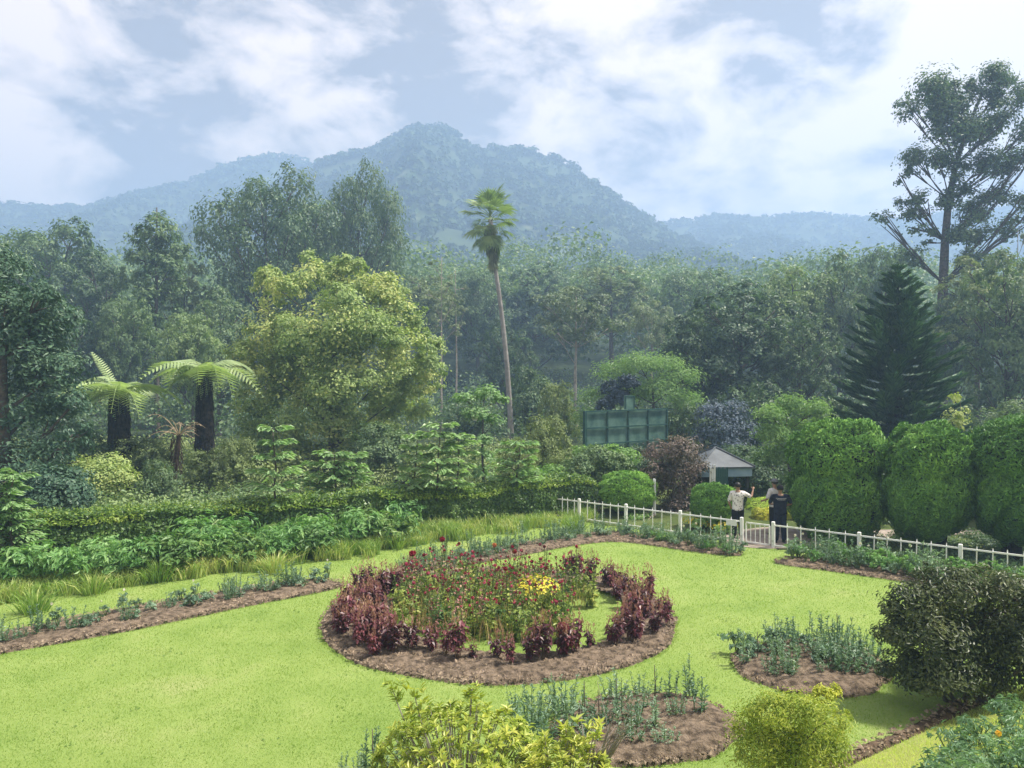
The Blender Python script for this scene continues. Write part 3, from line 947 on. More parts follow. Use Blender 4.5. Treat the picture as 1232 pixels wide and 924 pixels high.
# bright airy shrub with rising sprays by the pavilion
t, bx, b = stand('feathery_shrub', 'bright light green airy shrub between the pavilion and the first topiary', 'shrub', 952, 28)
L = plobes([(925, 500, 18), (950, 490, 20), (978, 495, 18), (990, 515, 16), (930, 525, 22), (960, 520, 24), (945, 550, 26), (975, 548, 20), (918, 555, 14), (950, 580, 20)], 28, bx, b, .8, .7)
grow(t, L, 3, .08, LF_FEATHER, 11000, .16, asp=.28, clump=.5, per=18, up=.8, spread=.4, shell=.45)
# bluish shrubs
LF_BLUE = leaf_mat('bluish_leaves', (.014, .024, .034), (.032, .050, .066), (.07, .09, .12), .15, .5, .2, .6)
for px, d, lst, lab in ((748, 40, [(735, 470, 12), (755, 462, 12), (745, 482, 14), (728, 490, 10)], 'small bluish leaved shrub at the left end of the feathery tree'),
                        (872, 37, [(855, 500, 18), (880, 498, 20), (870, 520, 24), (895, 520, 18), (848, 525, 16), (875, 542, 20)], 'dark bluish shrub left above the pavilion roof')):
    t, bx, b = stand('bluish_shrub', lab, 'shrub', px, d)
    L = plobes(lst, d, bx, b)
    grow(t, L, max(.8, L[0][2] - .8), .07, LF_BLUE, 5500, .15, clump=.45)
# pale variegated sapling beside the conifer
t, bx, b = stand('sapling', 'small pale variegated sapling sticking up between the second topiary and conifer', 'sapling', 1152, 24)
L = plobes([(1150, 480, 7), (1156, 492, 8), (1147, 500, 8), (1154, 512, 9)], 24, bx, b)
grow(t, L, L[0][2], .03, leaf_mat('variegated_leaves', (.16, .2, .06), (.34, .36, .16), None, .3), 500, .11, clump=.8)

# fan palm with a skirt of dead leaves
t, bx, b = stand('fan_palm', 'very tall fan palm with one slender bare trunk and a skirt of dead leaves', 'palm', 615, 50)
pts = np.array([(X(px, 50) - bx, 0, Z(py, 50) - b) for px, py in ((615, 540), (614, 500), (610, 440), (605, 390), (600, 350), (595, 318), (592, 285), (590, 262))])
pts[0] = (0, 0, -.1)
mb = MB(); tube(mb, pts, [.24, .19, .17, .16, .15, .14, .15, .14], 10)
mb.build('trunk', plain_mat('palm_bark', (.20, .185, .17), (.34, .315, .29), 2.5, .9, .15, .02, 14), t, True)
LF_PALM = leaf_mat('fan_palm_leaves', (.07, .11, .05), (.15, .20, .085), None, .25, .45, .3)
LF_DEADPALM = leaf_mat('dead_palm_leaves', (.07, .085, .06), (.15, .165, .11), None, .15, .7, .2)
def fan(mat, petiole, rad, n=18, arc=2.5, droop=.35):
    mb = MB()
    tube(mb, [(0, 0, 0), (petiole * .5, 0, .03), (petiole, 0, 0)], [.03, .022, .015], 4)
    for i in range(n):
        a = (i / (n - 1) - .5) * arc * 1.15
        c, s_ = math.cos(a), math.sin(a)
        r = rad * (1 - .18 * abs(a) / arc) * RD.uniform(.9, 1.08)
        p0 = np.array([petiole, 0, 0]); u = np.array([c, s_, -.08]); v = np.array([-s_, c, 0]) * r * .058
        m1 = p0 + u * r * .6; e = p0 + u * r - np.array([0, 0, droop * r * .5])
        V = [p0, m1 - v + [0, 0, .03], m1 + v, e]
        mb.add(V, [[0, 1, 3, 2]])
    return mb.mesh('fan_leaf', mat)
top = pts[-1]
live = [fan(LF_PALM, 1.0, 1.1, 15), fan(LF_PALM, .85, 1.0, 15), fan(LF_PALM, 1.15, .95, 15)]
dead = [fan(LF_DEADPALM, .5, 1.15, 14, 1.3, .1), fan(LF_DEADPALM, .4, 1.3, 12, 1.0, .1)]
def frond(name, me, p, yaw, pitch, parent, s=1.0):
    o = bpy.data.objects.new(name, me); COL.objects.link(o); o.parent = parent
    o.location = p; o.rotation_euler = (RD.uniform(-.3, .3), -pitch, yaw); o.scale = (s, s, s)
    return o
for i in range(44):
    f = i / 43
    frond('frond', live[i % 3], top + np.array([0, 0, .35 - f * 1.15]), i * 2.4, 1.35 - f * 2.5 + RD.uniform(-.15, .15), t, RD.uniform(.85, 1.1))
for i in range(44):
    f = i / 43
    pz = top + (pts[-3] - top) * (-.02 + f * .92)
    frond('dead_frond', dead[i % 2], pz, i * 2.4, -1.15 - .25 * RD.random(), t, RD.uniform(.7, .95) * (1 - .3 * f))

# two tree ferns
LF_FERN = leaf_mat('fern_fronds', (.12, .165, .07), (.20, .25, .12), (.28, .32, .17), .35, .45, .3, .3)
def fern_frond(ln, arch, wid):
    mb = MB()
    k = 20
    s = np.linspace(0, 1, k)
    x = ln * s * (1 - .12 * s); z = ln * (arch * s - (arch + .38) * s ** 2.3 * .95)
    tube(mb, np.c_[x, x * 0, z], np.linspace(.03, .006, k), 4)
    for i in range(2, k):
        w = wid * math.sin(math.pi * min(1, (s[i] * .92 + .08)) ** .8) + .06
        for sg in (-1, 1):
            for h in (0,):
                xx = x[i] - h * (x[i] - x[i - 1]); zz = z[i] - h * (z[i] - z[i - 1])
                dv = np.array([.35, sg, -.28]) * w * RD.uniform(.9, 1.08)
                tv = np.array([.045 * ln / 2.4, 0, .008])
                p0 = np.array([xx, 0, zz])
                mb.add([p0 - tv, p0 + dv * .55 - tv * .9, p0 + dv, p0 + dv * .55 + tv * .9, p0 + tv], [[0, 1, 2, 3, 4]])
    return mb.mesh('fern_frond', LF_FERN)
FERNBARK = plain_mat('fibrous_fern_trunk', (.008, .008, .008), (.055, .045, .036), 7, .95, .1, .06, 18)
ff = [fern_frond(2.5, .42, .62), fern_frond(2.3, .62, .58), fern_frond(2.5, .22, .6), fern_frond(2.6, .5, .66)]
def straight_frond():
    mb = MB(); s = np.linspace(0, 1, 20)
    tube(mb, np.c_[2.2 * s, s * 0, .25 * s * (1 - s)], np.linspace(.03, .006, 20), 4)
    for q in s[2:]:
        w = .34 * math.sin(math.pi * (q * .85 + .1)) + .03
        for sg in (-1, 1):
            p0 = np.array([2.2 * q, 0, .25 * q * (1 - q)]); dv = np.array([.4, sg, .1]) * w; tv = np.array([.035, 0, 0])
            mb.add([p0 - tv, p0 + dv * .55 - tv * .9, p0 + dv, p0 + dv * .55 + tv * .9, p0 + tv], [[0, 1, 2, 3, 4]])
    return mb.mesh('fern_frond', LF_FERN)
upright = straight_frond()
for px, d, topy, w0, lab, k, up in ((143, 31, 470, .39, 'left tree fern with one young frond standing upright and a thick dark trunk', 11, True), (246, 32.5, 447, .35, 'right tree fern with flat arching fronds touching the pale yellow green tree', 13, False)):
    t, bx, b = stand('tree_fern', lab, 'tree fern', px, d, 'tree ferns behind the hedge')
    H = Z(topy, d) - b
    mb = MB()
    tube(mb, [(.05, 0, -.1), (.03, 0, H * .35), (0, 0, H * .75), (-.05, 0, H)], [w0 * 1.25, w0 * 1.05, w0 * .95, w0 * .55], 14)
    n = 900
    a = rng.uniform(0, 6.28, n); z = rng.uniform(.1, H * .97, n)
    r_ = w0 * (1.15 - .3 * z / H)
    blades(mb, np.c_[np.cos(a) * r_, np.sin(a) * r_, z], np.c_[np.cos(a) * .12, np.sin(a) * .12, -np.ones(n)] + rdirs(n) * .12, .55, .018, 0, .05)
    mb.build('trunk', FERNBARK, t)
    for i in range(k):
        me = ff[i % 4]
        frond('frond', me, (-.05, 0, H - .05), i / k * 6.283 + RD.uniform(-.2, .2), RD.uniform(-.08, .22), t, RD.uniform(.98, 1.25))
    for i in range(4):
        frond('frond', ff[1], (-.05, 0, H), i * 1.6 + .5, RD.uniform(.2, .4), t, RD.uniform(.5, .7))
    for i in range(8):
        frond('frond', ff[0], (-.05, -.1, H - .05), -1.57 + (i - 3.5) * .36, RD.uniform(-.35, -.15), t, RD.uniform(.6, .8))
    for i in range(9):
        o = frond('dead_frond', ff[2], (0, 0, H - .15), i * .7 + .3, -1.2 - .2 * RD.random(), t, RD.uniform(.5, .75))
        o.data = o.data if i else o.data
    if up:
        frond('frond', upright, (-.1, 0, H), 2.9, .92, t, .9)

# dead brown stalk with dry fronds
t, bx, b = stand('dead_stalk', 'dead brown stalk topped with bare dry fronds below the tree ferns', 'dead tree', 212, 27.5)
H = Z(522, 27.5) - b
mb = MB(); tube(mb, [(-.25, 0, -.1), (-.1, 0, H * .4), (.05, 0, H * .8), (.1, 0, H)], [.13, .11, .10, .07], 9)
n = 260; a = rng.uniform(0, 6.28, n); z = rng.uniform(.1, H, n)
blades(mb, np.c_[np.cos(a) * .15, np.sin(a) * .15, z], np.c_[np.cos(a) * .4, np.sin(a) * .4, -np.ones(n)], .3, .012, 0, .1)
mb.build('trunk', plain_mat('dead_bark', (.025, .018, .014), (.08, .055, .04), 8, .95, .1, .02), t)
mb = MB()
for i in range(15):
    a = i * 2.4; l = RD.uniform(.6, 1.15); u = RD.uniform(.2, 1.0)
    p = bez((.1, 0, H - .1), (.1 + math.cos(a) * l * .5, math.sin(a) * l * .5, H + l * u), (.1 + math.cos(a) * l, math.sin(a) * l, H + l * (u - .35)), 8)
    tube(mb, p, np.linspace(.018, .005, 8), 4)
    for q in p[3:]:
        for sg in (-1, 1):
            blades(mb, q[None], np.array([[math.cos(a + sg), math.sin(a + sg), -.5]]), .16, .008, 0, .1)
mb.build('dry_fronds', plain_mat('dry_frond', (.20, .15, .09), (.38, .30, .19), 5, .9), t)

# young trees with tiered leaves standing in and behind the hedge
LF_TIER = leaf_mat('tiered_leaves', (.08, .15, .055), (.15, .23, .10), (.27, .34, .20), .35, .42, .35, .5)
def tier_tree(name, label, px, d, topy, tiers, rad, nl, lean=0.0, low=.35, stems=((0, 0, 1.0),)):
    t, bx, b = stand(name, label, 'young tree', px, d)
    H = Z(topy, d) - b
    mb, cb = MB(), MB()
    for sx, sy, sh in stems:
        h = H * sh
        tr = np.array([(sx + lean * (1 - f), sy, h * f - .08 * (f == 0)) for f in np.linspace(0, 1, 7)]) + np.r_[[[0, 0, 0]], rng.normal(size=(6, 3)) * [.03, .03, 0]]
        tube(mb, tr, np.linspace(.045, .012, 7), 6)
        for i in range(tiers):
            f = i / max(1, tiers - 1)
            z = h * (low + (1 - low) * f) * RD.uniform(.97, 1.03)
            c = np.array([np.interp(z, tr[:, 2], tr[:, 0]), np.interp(z, tr[:, 2], tr[:, 1]), z])
            nb = RD.randint(4, 6)
            for j in range(nb):
                a = j / nb * 6.283 + i * 1.1 + RD.uniform(-.3, .3)
                l = rad * sh * (1 - .38 * f) * RD.uniform(.6, 1.2)
                e = c + np.array([math.cos(a) * l, math.sin(a) * l, l * .22])
                m1 = (c + e) / 2 + [0, 0, l * .16]
                tube(mb, bez(c, m1, e, 5), np.linspace(.014, .006, 5), 4)
                k = nl
                s = rng.uniform(.3, 1.05, k)[:, None]
                P = (1 - s) ** 2 * c + 2 * s * (1 - s) * m1 + s ** 2 * e
                sd = np.array([-math.sin(a), math.cos(a), 0])
                w = rng.uniform(-1, 1, k)[:, None]
                P = P + sd * w * l * .33 * (1.15 - s * .6)
                P[:, 2] -= np.abs(w[:, 0]) * l * .18
                leafcards(cb, P, np.tile([0, 0, 1.0], (k, 1)) + rdirs(k) * .4, .19, .42, axis=np.array([math.cos(a), math.sin(a), -.15]) + sd * w * .9)
    mb.build('trunk', BARK, t, True)
    cb.build('crown', LF_TIER, t)
    return t
tier_tree('young_tree', 'young tree with light green leaf tiers on a dark stem, left of the whitish one', 330, 20.6, 518, 6, .85, 48)
tier_tree('young_tree', 'young tree with flat whitish leaf layers before the big pale tree', 402, 22.5, 548, 4, 1.0, 44, low=.5, stems=((0, 0, 1), (-.5, .4, .85), (.45, .3, .95)))
tier_tree('young_tree', 'tall tiered young tree with three slanting stems in the hedge middle', 530, 22.6, 514, 6, .85, 48, -.25, .45, ((0, 0, 1), (-.75, .3, .88), (.6, .4, .9)))
tier_tree('young_tree', 'light green young tree with a slanting stem at the foot of the fan palm', 627, 24.2, 535, 5, .95, 48, -.35, .5)
tier_tree('young_tree', 'leafy young tree at the left edge in front of the hedge', 12, 17.0, 578, 7, .75, 34, 0, .3, ((0, 0, 1), (-.5, .3, 1.05)))
# flowering sapling with a creeper clad stem
t, bx, b = stand('flowering_sapling', 'creeper clad sapling with a pale crown and one pink flower beside the hedge', 'sapling', 582, 27.5)
L = plobes([(560, 482, 13), (585, 475, 14), (600, 482, 10), (572, 500, 14), (596, 505, 11), (583, 530, 10), (582, 550, 12), (580, 572, 14)], 27.5, bx, b, .7, .7)
grow(t, L, L[1][2], .06, LF_TIER, 3000, .13, clump=.55, up=.6)
mb = MB(); P = np.array([[X(572, 27.3) - bx, -.5, Z(502, 27.3) - b]]) + rng.normal(size=(16, 3)) * .05
leafcards(mb, P, rdirs(16) + [0, -.6, .3], .13, .7)
mb.build('flower', leaf_mat('pink_petals', (.6, .3, .27), (.75, .48, .42), None, .3), t)
# ------------------------------------------------------------------ hedge, topiary and shrubs round the garden
HA, HB = np.array([-12.2, 17.75]), np.array([2.6, 25.75])
HD = unit(HB - HA); HN = np.array([HD[1], -HD[0]])            # towards the lawn
HL = float(np.linalg.norm(HB - HA))
LF_HEDGE = leaf_mat('hedge_leaves', (.03, .062, .016), (.07, .12, .03), (.13, .18, .045), .25, .4, .4, .8)
LF_NEW = leaf_mat('hedge_new_growth', (.085, .14, .026), (.155, .21, .042), (.24, .255, .07), .35, .45, .3, .8)
t = thing('hedge', 'long clipped dark hedge with yellow green top along the left of the lawn', 'hedge', (*HA, 0))
def hedge_h(a): return 1.16 + .12 * np.sin(a * .9) * .4 + (fbm(a / .8, a * 0, 3, 60) - .5) * .28
mb = MB(); n = 52000
a = rng.uniform(0, HL, n); w = rng.uniform(0, 1, n); face = rng.uniform(0, 1, n)
hh = hedge_h(a)
top = face < .42
s = np.where(top, rng.uniform(-.55, .55, n), .55 + (fbm(a / .5, w * 2, 3, 61) - .5) * .35 + rng.normal(size=n) * .05)
z = np.where(top, hh + rng.normal(size=n) * .05, w * hh)
s = np.where(top, s, s - .18 * sst(.6, 1, w) ** 2)
Pn = np.where(top[:, None], [0, 0, 1.0], np.r_[HN, .25][None])
P = np.c_[HD[0] * a + HN[0] * s, HD[1] * a + HN[1] * s, z]
leafcards(mb, P, Pn + rdirs(n) * .75, .095, .6)
mb.build('foliage', LF_HEDGE, t)
mb = MB(); n = 22000
a = rng.uniform(0, HL, n); hh = hedge_h(a); s = rng.uniform(-.6, .68, n)
P = np.c_[HD[0] * a + HN[0] * s, HD[1] * a + HN[1] * s, hh - .05 + np.abs(rng.normal(size=n)) * .07 - np.maximum(0, s - .45) * .5]
k = fbm(a / 1.1, s / .6, 3, 63) > .28
leafcards(mb, P[k], (np.array([0, 0, .7]) + rdirs(n) * .8 + np.r_[HN, 0] * .3)[k], .085, .5)
mb.build('new_growth', LF_NEW, t)
mb = MB()
for i in range(60):
    q = HD * (i + .5) / 60 * HL + HN * RD.uniform(-.2, .3)
    tube(mb, [(*q, -.05), (*(q + HN * .1), .5), (*(q + HN * RD.uniform(-.2, .3)), .95)], [.025, .02, .012], 5)
mb.build('stem', BARK, t)
mb = MB(); V, Fq = grid(np.linspace(0, HL, 60), np.linspace(0, 1, 7), lambda x, y: y * 0)
ang = V[:, 1] * math.pi
s = np.cos(ang) * .42; z = np.sin(ang) ** .5 * (hedge_h(V[:, 0]) - .16)
mb.add(np.c_[HD[0] * V[:, 0] + HN[0] * s, HD[1] * V[:, 0] + HN[1] * s, z], Fq); mb.build('twigs', plain_mat('interior_shade', (.008, .012, .006), (.03, .04, .02), 6, .95), t)  # closed dark sheet filling the hedge, coloured as the shade between its leaves

# clipped topiary
def superell(d, p=3.2): return d / (np.sum(np.abs(d) ** p, 1, keepdims=True) ** (1 / p))
LF_TOP = leaf_mat('clipped_conifer', (.020, .052, .012), (.055, .115, .022), (.12, .20, .04), .10, .5, .2, .9, gain=2.7)
def topiary(name, label, px, d, x0, x1, ytop, ybot, n, leaf, group, mat=LF_TOP, p=2.7, cap=True, trunk=True, asp=.3, depth=None):
    t, bx, b = stand(name, label, 'topiary', px, d, group)
    rx = (x1 - x0) / 2 / F * d; z1 = Z(ytop, d); z0 = Z(ybot, d); rz = (z1 - z0) / 2; cz = (z1 + z0) / 2; cx = X((x0 + x1) / 2, d) - bx
    ry = depth or rx
    def surf(D):
        q = superell(D, p)
        w = 1 + (fbm(D[:, 0] * 2.2 + 5 + px, D[:, 1] * 2.2 + D[:, 2] * 3.1 + 9, 4, 70) - .5) * .34 + (fbm(D[:, 0] * 7 + px, D[:, 1] * 7 + D[:, 2] * 8.3, 3, 71) - .5) * .24
        if cap: w = w + .07 * sst(.25, .45, D[:, 2]) - .15 * np.exp(-((D[:, 2] - .22 - .25 * (fbm(D[:, 0] * 1.5 + px, D[:, 1] * 1.5, 2, 8) - .5)) / .10) ** 2)
        return q * w[:, None]
    mb = MB()
    D = rdirs(n)
    P = surf(D) * rng.uniform(.90, 1.02, n)[:, None] * [rx, ry, rz] + [cx, 0, cz]
    ax = unit(np.cross(D, rdirs(n))) * .8 + D * .35 + np.array([0, 0, .3])
    leafcards(mb, P, unit(D * [1, 1, 1.5]) + rdirs(n) * .25, leaf, asp, axis=ax)
    mb.build('foliage', mat, t)
    core = MB()
    V, Fq = grid(np.linspace(0, 2 * math.pi, 29), np.linspace(-1.5, 1.5, 15), lambda x, y: x * 0)
    Dc = np.c_[np.cos(V[:, 0]) * np.cos(V[:, 1]), np.sin(V[:, 0]) * np.cos(V[:, 1]), np.sin(V[:, 1])]
    core.add(surf(Dc) * .86 * [rx, ry, rz] + [cx, 0, cz], Fq)
    core.build('shade_core', bpy.data.materials['interior_shade'], t, True)  # solid dark core whose colour stands in for shade inside the foliage
    if trunk:
        tb = MB()
        for i in range(3):
            a = i * 2.1 + .4
            tube(tb, [(math.cos(a) * .1, math.sin(a) * .1, -.1), (math.cos(a) * .14, math.sin(a) * .14, z0 * .6 + .1), (math.cos(a) * .5, math.sin(a) * .5, cz - .2)], [.15, .12, .06], 8)
        tb.build('trunk', BARK_DARK, t, True)
    return t
GT = 'big clipped conifer topiaries'
topiary('topiary', 'big clipped conifer topiary nearest the two men, leftmost of the big ones', 1014, 21.6, 952, 1060, 511, 652, 34000, .13, GT)
topiary('topiary', 'big clipped conifer topiary in the middle of the big row on a bare dark trunk', 1130, 20.0, 1069, 1162, 515, 648, 34000, .125, GT)
topiary('topiary', 'big clipped conifer topiary cut off by the right edge', 1220, 18.9, 1177, 1280, 514, 650, 34000, .12, GT)
topiary('topiary', 'flat topped clipped conifer standing behind the rightmost topiary', 1240, 23.5, 1185, 1320, 504, 600, 16000, .14, GT)
GB = 'small clipped dome bushes'
topiary('topiary', 'low clipped dome bush with a flat base beside the purple bush', 755, 25.3, 721, 789, 569, 613, 17000, .10, GB, None or LF_TOP, 2.4, False, True, .25)
topiary('topiary', 'low clipped dome bush behind the fence left of the person in the patterned shirt', 858, 22.8, 831, 888, 582, 632, 13000, .10, GB, LF_TOP, 2.4, False, True, .25)
LF_PURP = leaf_mat('purplish_leaves', (.035, .035, .026), (.085, .065, .055), (.16, .11, .10), .2, .5, .3, .9)
t, bx, b = stand('purple_bush', 'tall rounded bush with dull purple leaves between the two clipped domes', 'bush', 812, 25.8)
L = plobes([(795, 550, 20), (825, 548, 20), (812, 542, 18), (838, 565, 16), (788, 572, 16), (812, 575, 26), (800, 595, 20), (830, 595, 20), (815, 612, 20)], 25.8, bx, b, .9)
grow(t, L, 1.9, .08, LF_PURP, 11000, .10, clump=.42, per=30)
# dark bush with yellow green head, left of the dome
t, bx, b = stand('shrub', 'dark leafy shrub with yellow green head at the corner of hedge and fence', 'shrub', 714, 27)
L = plobes([(695, 565, 18), (715, 552, 18), (738, 560, 18), (700, 585, 20), (728, 582, 22), (750, 575, 14), (680, 590, 14)], 27, bx, b, .9)
grow(t, L, 1.7, .07, LF_MID, 9000, .12, clump=.42)
t, bx, b = stand('shrub', 'yellow green leafy head rising from the shrub below the billboard', 'shrub', 748, 28)
L = plobes([(738, 548, 12), (755, 552, 12), (700, 545, 9), (745, 562, 12)], 28, bx, b, .9)
grow(t, L, 1.5, .05, LF_BRIGHT, 3200, .13, clump=.5)
t, bx, b = stand('shrub', 'sprawling green shrub overhanging the left end of the white fence', 'shrub', 655, 26.3)
L = plobes([(640, 580, 16), (665, 575, 16), (650, 595, 16), (680, 600, 14), (625, 592, 14)], 26.3, bx, b, .9)
grow(t, L, 1.1, .05, LF_BRIGHT, 6000, .12, clump=.45)
# low yellow hedges behind the people, orange croton, small plants
LF_YEL = leaf_mat('yellow_hedge_leaves', (.12, .16, .02), (.25, .26, .035), (.38, .34, .06), .3, .5, .3, .8)
LF_LIME = leaf_mat('lime_hedge_leaves', (.12, .19, .03), (.22, .30, .05), (.32, .36, .08), .3, .5, .3, .8)
for px, d, x0, x1, yt, yb, lab, mt in ((918, 26.2, 898, 945, 600, 628, 'low lime green clipped hedge between the two groups of people', LF_LIME),
                                   (916, 24.4, 905, 934, 612, 640, 'small yellow clipped bush just left of the man in navy', LF_YEL),
                                   (960, 24.4, 943, 974, 608, 640, 'small yellow clipped bush just right of the man in navy', LF_YEL)):
    topiary('clipped_bush', lab, px, d, x0, x1, yt, yb, 6500, .08, 'low yellow clipped bushes', mt, 2.6, False, True, .5)
t, bx, b = stand('croton_bush', 'orange red leaved bush behind the yellow bush right of the man in navy', 'bush', 963, 25.6)
L = plobes([(958, 603, 7), (966, 599, 8), (972, 606, 7), (962, 612, 9)], 25.6, bx, b, .9)
grow(t, L, 1.0, .04, leaf_mat('orange_leaves', (.30, .06, .02), (.5, .13, .04), (.6, .25, .08), .3), 1500, .10, clump=.5)
t, bx, b = stand('croton_bush', 'orange pink leaved plant half hidden under the first big topiary', 'bush', 1043, 23.6)
L = plobes([(1038, 622, 7), (1046, 630, 8), (1040, 640, 8)], 23.6, bx, b, .9)
grow(t, L, .6, .04, leaf_mat('salmon_leaves', (.32, .10, .05), (.5, .22, .12), (.55, .32, .2), .3), 900, .09, clump=.5)
t, bx, b = stand('shrub', 'dark shrub in the shade behind the people', 'shrub', 908, 27.6)
L = plobes([(890, 585, 16), (915, 580, 18), (935, 590, 16), (905, 600, 18)], 27.6, bx, b, .9)
grow(t, L, 1.0, .04, LF_DARK, 5200, .12, clump=.5)
for px, d, yt, lab, mt in ((770, 24.7, 618, 'pinkish flowering plant behind the fence right of the small clipped dome', 'pink'), (838, 22.6, 622, 'yellow flowering plant behind the fence beside the gate side dome', 'yellow'), (872, 22.2, 628, 'low yellow flowering plant behind the fence left of the gate', 'yellow')):
    t, bx, b = stand('flowering_plant', lab, 'plant', px, d, 'flowering plants behind the fence')
    h = Z(yt, d); L = ball_lobes(1.0, .05, h, 6, .6, .5)
    grow(t, L, h * .5, .02, LF_BRIGHT, 900, .09, clump=.5)
    mb = MB(); D = rdirs(70); D[:, 2] = np.abs(D[:, 2])
    leafcards(mb, D * [.5, .5, h * .5] + [0, 0, h * .52], D + rdirs(70) * .4, .075, .9)
    mb.build('flowers', leaf_mat('petals_' + mt + str(px), *(((.6, .4, .36), (.75, .6, .55)) if mt == 'pink' else ((.55, .42, .03), (.7, .6, .06))), None, .3, gain=1), t)['kind'] = 'stuff'

n = 800
x = rng.uniform(8.0, 19, n); y = fence_y(x) + rng.uniform(.55, 7.5, n)
k = ~((x < 9.6) & (y > fence_y(x) + 1.1)) & (y < 21.7)
crown_mass('shade_ground_cover', np.c_[x, y, rng.uniform(-.05, .03, n)][k], rng.uniform(.22, .48, n)[k], 120, .16, LF_DARK, .55)  # low dark leaf mass added in place of shade under the topiaries
# dark bush in the right foreground
LF_FRONT = leaf_mat('leathery_leaves', (.018, .029, .010), (.048, .060, .02), (.12, .13, .04), .2, .42, .35, 1.4)
t = thing('broad_bush', 'big dense dark leaved bush in the right foreground by the drain', 'bush', (6.3, 10.55, 0))
L = plobes([(1100, 730, 32), (1140, 715, 36), (1180, 713, 34), (1220, 718, 32), (1085, 765, 26), (1120, 770, 42), (1165, 760, 46), (1210, 766, 46), (1250, 758, 42), (1095, 810, 30), (1130, 815, 36), (1170, 812, 40), (1215, 800, 40), (1260, 790, 44), (1110, 690, 14), (1075, 735, 12)], 10.55, 6.3, 0, .9)
grow(t, L, 1.1, .08, LF_FRONT, 36000, .068, asp=.42, clump=.34, per=26, up=.55)
# yellow green azalea-like shrub with bare grey twigs, front centre
LF_AZ = leaf_mat('azalea_leaves', (.10, .15, .027), (.22, .265, .045), (.35, .345, .075), .35, .42, .35, 2.0, gain=1.6)
def whorls(mb, P, ax, n, leaf, asp, m=0):
    """a rosette of narrow leaves at every twig tip"""
    k = len(P)
    a = np.repeat(ax, n, 0); q = np.repeat(P, n, 0)
    s = unit(np.cross(a, rdirs(k * n)))
    leafcards(mb, q + s * leaf * .38 + a * leaf * rng.uniform(-.5, .25, (k * n, 1)), a + rdirs(k * n) * .3, leaf, asp, m, axis=s + a * .55)
def twig_shrub(name, label, loc, W_, H_, ntip, leaf, nl, mat, bark, spread=.7, seed=0, tall=None):
    t = thing(name, label, 'shrub', loc)
    tb, cb = MB(), MB()
    tips, axs = [], []
    for i in range(ntip):
        a = RD.uniform(0, 6.283); r = math.sqrt(RD.random()) * W_ / 2
        dome = math.sqrt(max(0.05, 1 - (r / (W_ / 2)) ** 2))
        z = H_ * (.42 + .58 * dome) * RD.uniform(.55, 1.04) if RD.random() < .6 else H_ * (.42 + .58 * dome) * RD.uniform(.9, 1.05)
        e = np.array([math.cos(a) * r, math.sin(a) * r * .75, z])
        s = np.array([e[0] * .12, e[1] * .12, 0])
        if i % 3 == 0:
            tube(tb, bez(s, [e[0] * .45, e[1] * .45, z * .5], e, 6), np.linspace(.012, .004, 6), 4)
        tips.append(e); axs.append(unit(np.array([e[0] * .5, e[1] * .5, z * .6])[None])[0] + rng.normal(size=3) * .15)
    for e in (tall or []):
        e = np.array(e)
        tube(tb, bez((e[0] * .3, e[1] * .3, H_ * .3), (e[0] * .7, e[1] * .7, e[2] * .6), e, 6), np.linspace(.012, .005, 6), 4)
        for _ in range(7):
            tips.append(e + rng.normal(size=3) * .06); axs.append(np.array([0, 0, 1.0]) + rng.normal(size=3) * .3)
    whorls(cb, np.array(tips), unit(np.array(axs)), nl, leaf, .34)
    tb.build('twigs', bark, t); cb.build('foliage', mat, t)
    return t
GREYTWIG = plain_mat('grey_twigs', (.15, .13, .11), (.34, .31, .28), 8, .9)
twig_shrub('azalea_shrub', 'yellow green azalea shrub with leaf rosettes and bare grey twigs at the bottom centre', (X(555, 7.4), 7.4, 0), 1.85, 1.32, 430, .085, 9, LF_AZ, GREYTWIG, tall=[(-.72, .1, 1.5), (-.45, -.1, 1.46), (.1, .1, 1.46)])
twig_shrub('azalea_shrub', 'smaller yellow green azalea shrub between the big one and the near bed', (X(675, 7.0), 7.0, 0), 1.15, 1.2, 250, .085, 9, LF_AZ, GREYTWIG, tall=[(.3, -.1, 1.3), (.05, 0, 1.34)])
# bare grey branch among them
t = thing('bare_branch', 'bare forked grey branch sticking out right of the azalea shrub', 'branch', (X(712, 7.1), 7.1, 0))
mb = MB()
for e in ((.22, 0, 1.38), (.3, .1, 1.2), (.05, 0, 1.25), (.34, -.05, 1.3), (-.05, .05, 1.1)):
    p = bez((-.1, 0, 0), (0, 0, .8), e, 7); tube(mb, p, np.linspace(.022, .005, 7), 5)
    for _ in range(4):
        tube(mb, bez(p[4], p[5] + rng.normal(size=3) * .03, p[6] + rng.normal(size=3) * .14, 4), [.007, .006, .004, .002], 4)
mb.build('branch', GREYTWIG, t)
LF_GOLD = leaf_mat('golden_conifer', (.085, .135, .02), (.165, .225, .03), (.29, .315, .055), .3, .5, .3, 2.5, gain=1.45)
t = thing('golden_shrub', 'yellow green fine leaved shrub at the bottom right of centre, before the drain', 'shrub', (X(957, 8.05), 8.05, 0))
L = plobes([(905, 880, 24), (930, 862, 26), (960, 858, 24), (990, 872, 26), (945, 890, 36), (975, 900, 34), (915, 910, 30), (1000, 905, 24), (960, 930, 40), (1015, 860, 10)], 8.05, X(957, 8.05), 0, .8)
grow(t, L, .5, .03, LF_GOLD, 15000, .05, asp=.3, clump=.5, per=24, up=.5)
tb = thing('shrub', 'small bright yellow tipped shrub poking up between the golden shrub and the oval bed', 'shrub', (X(1000, 9.4), 9.4, 0))
L = plobes([(990, 838, 10), (1003, 834, 9), (985, 848, 9)], 9.4, X(1000, 9.4), 0)
grow(tb, L, .3, .02, LF_YEL, 700, .055, asp=.4, clump=.6)
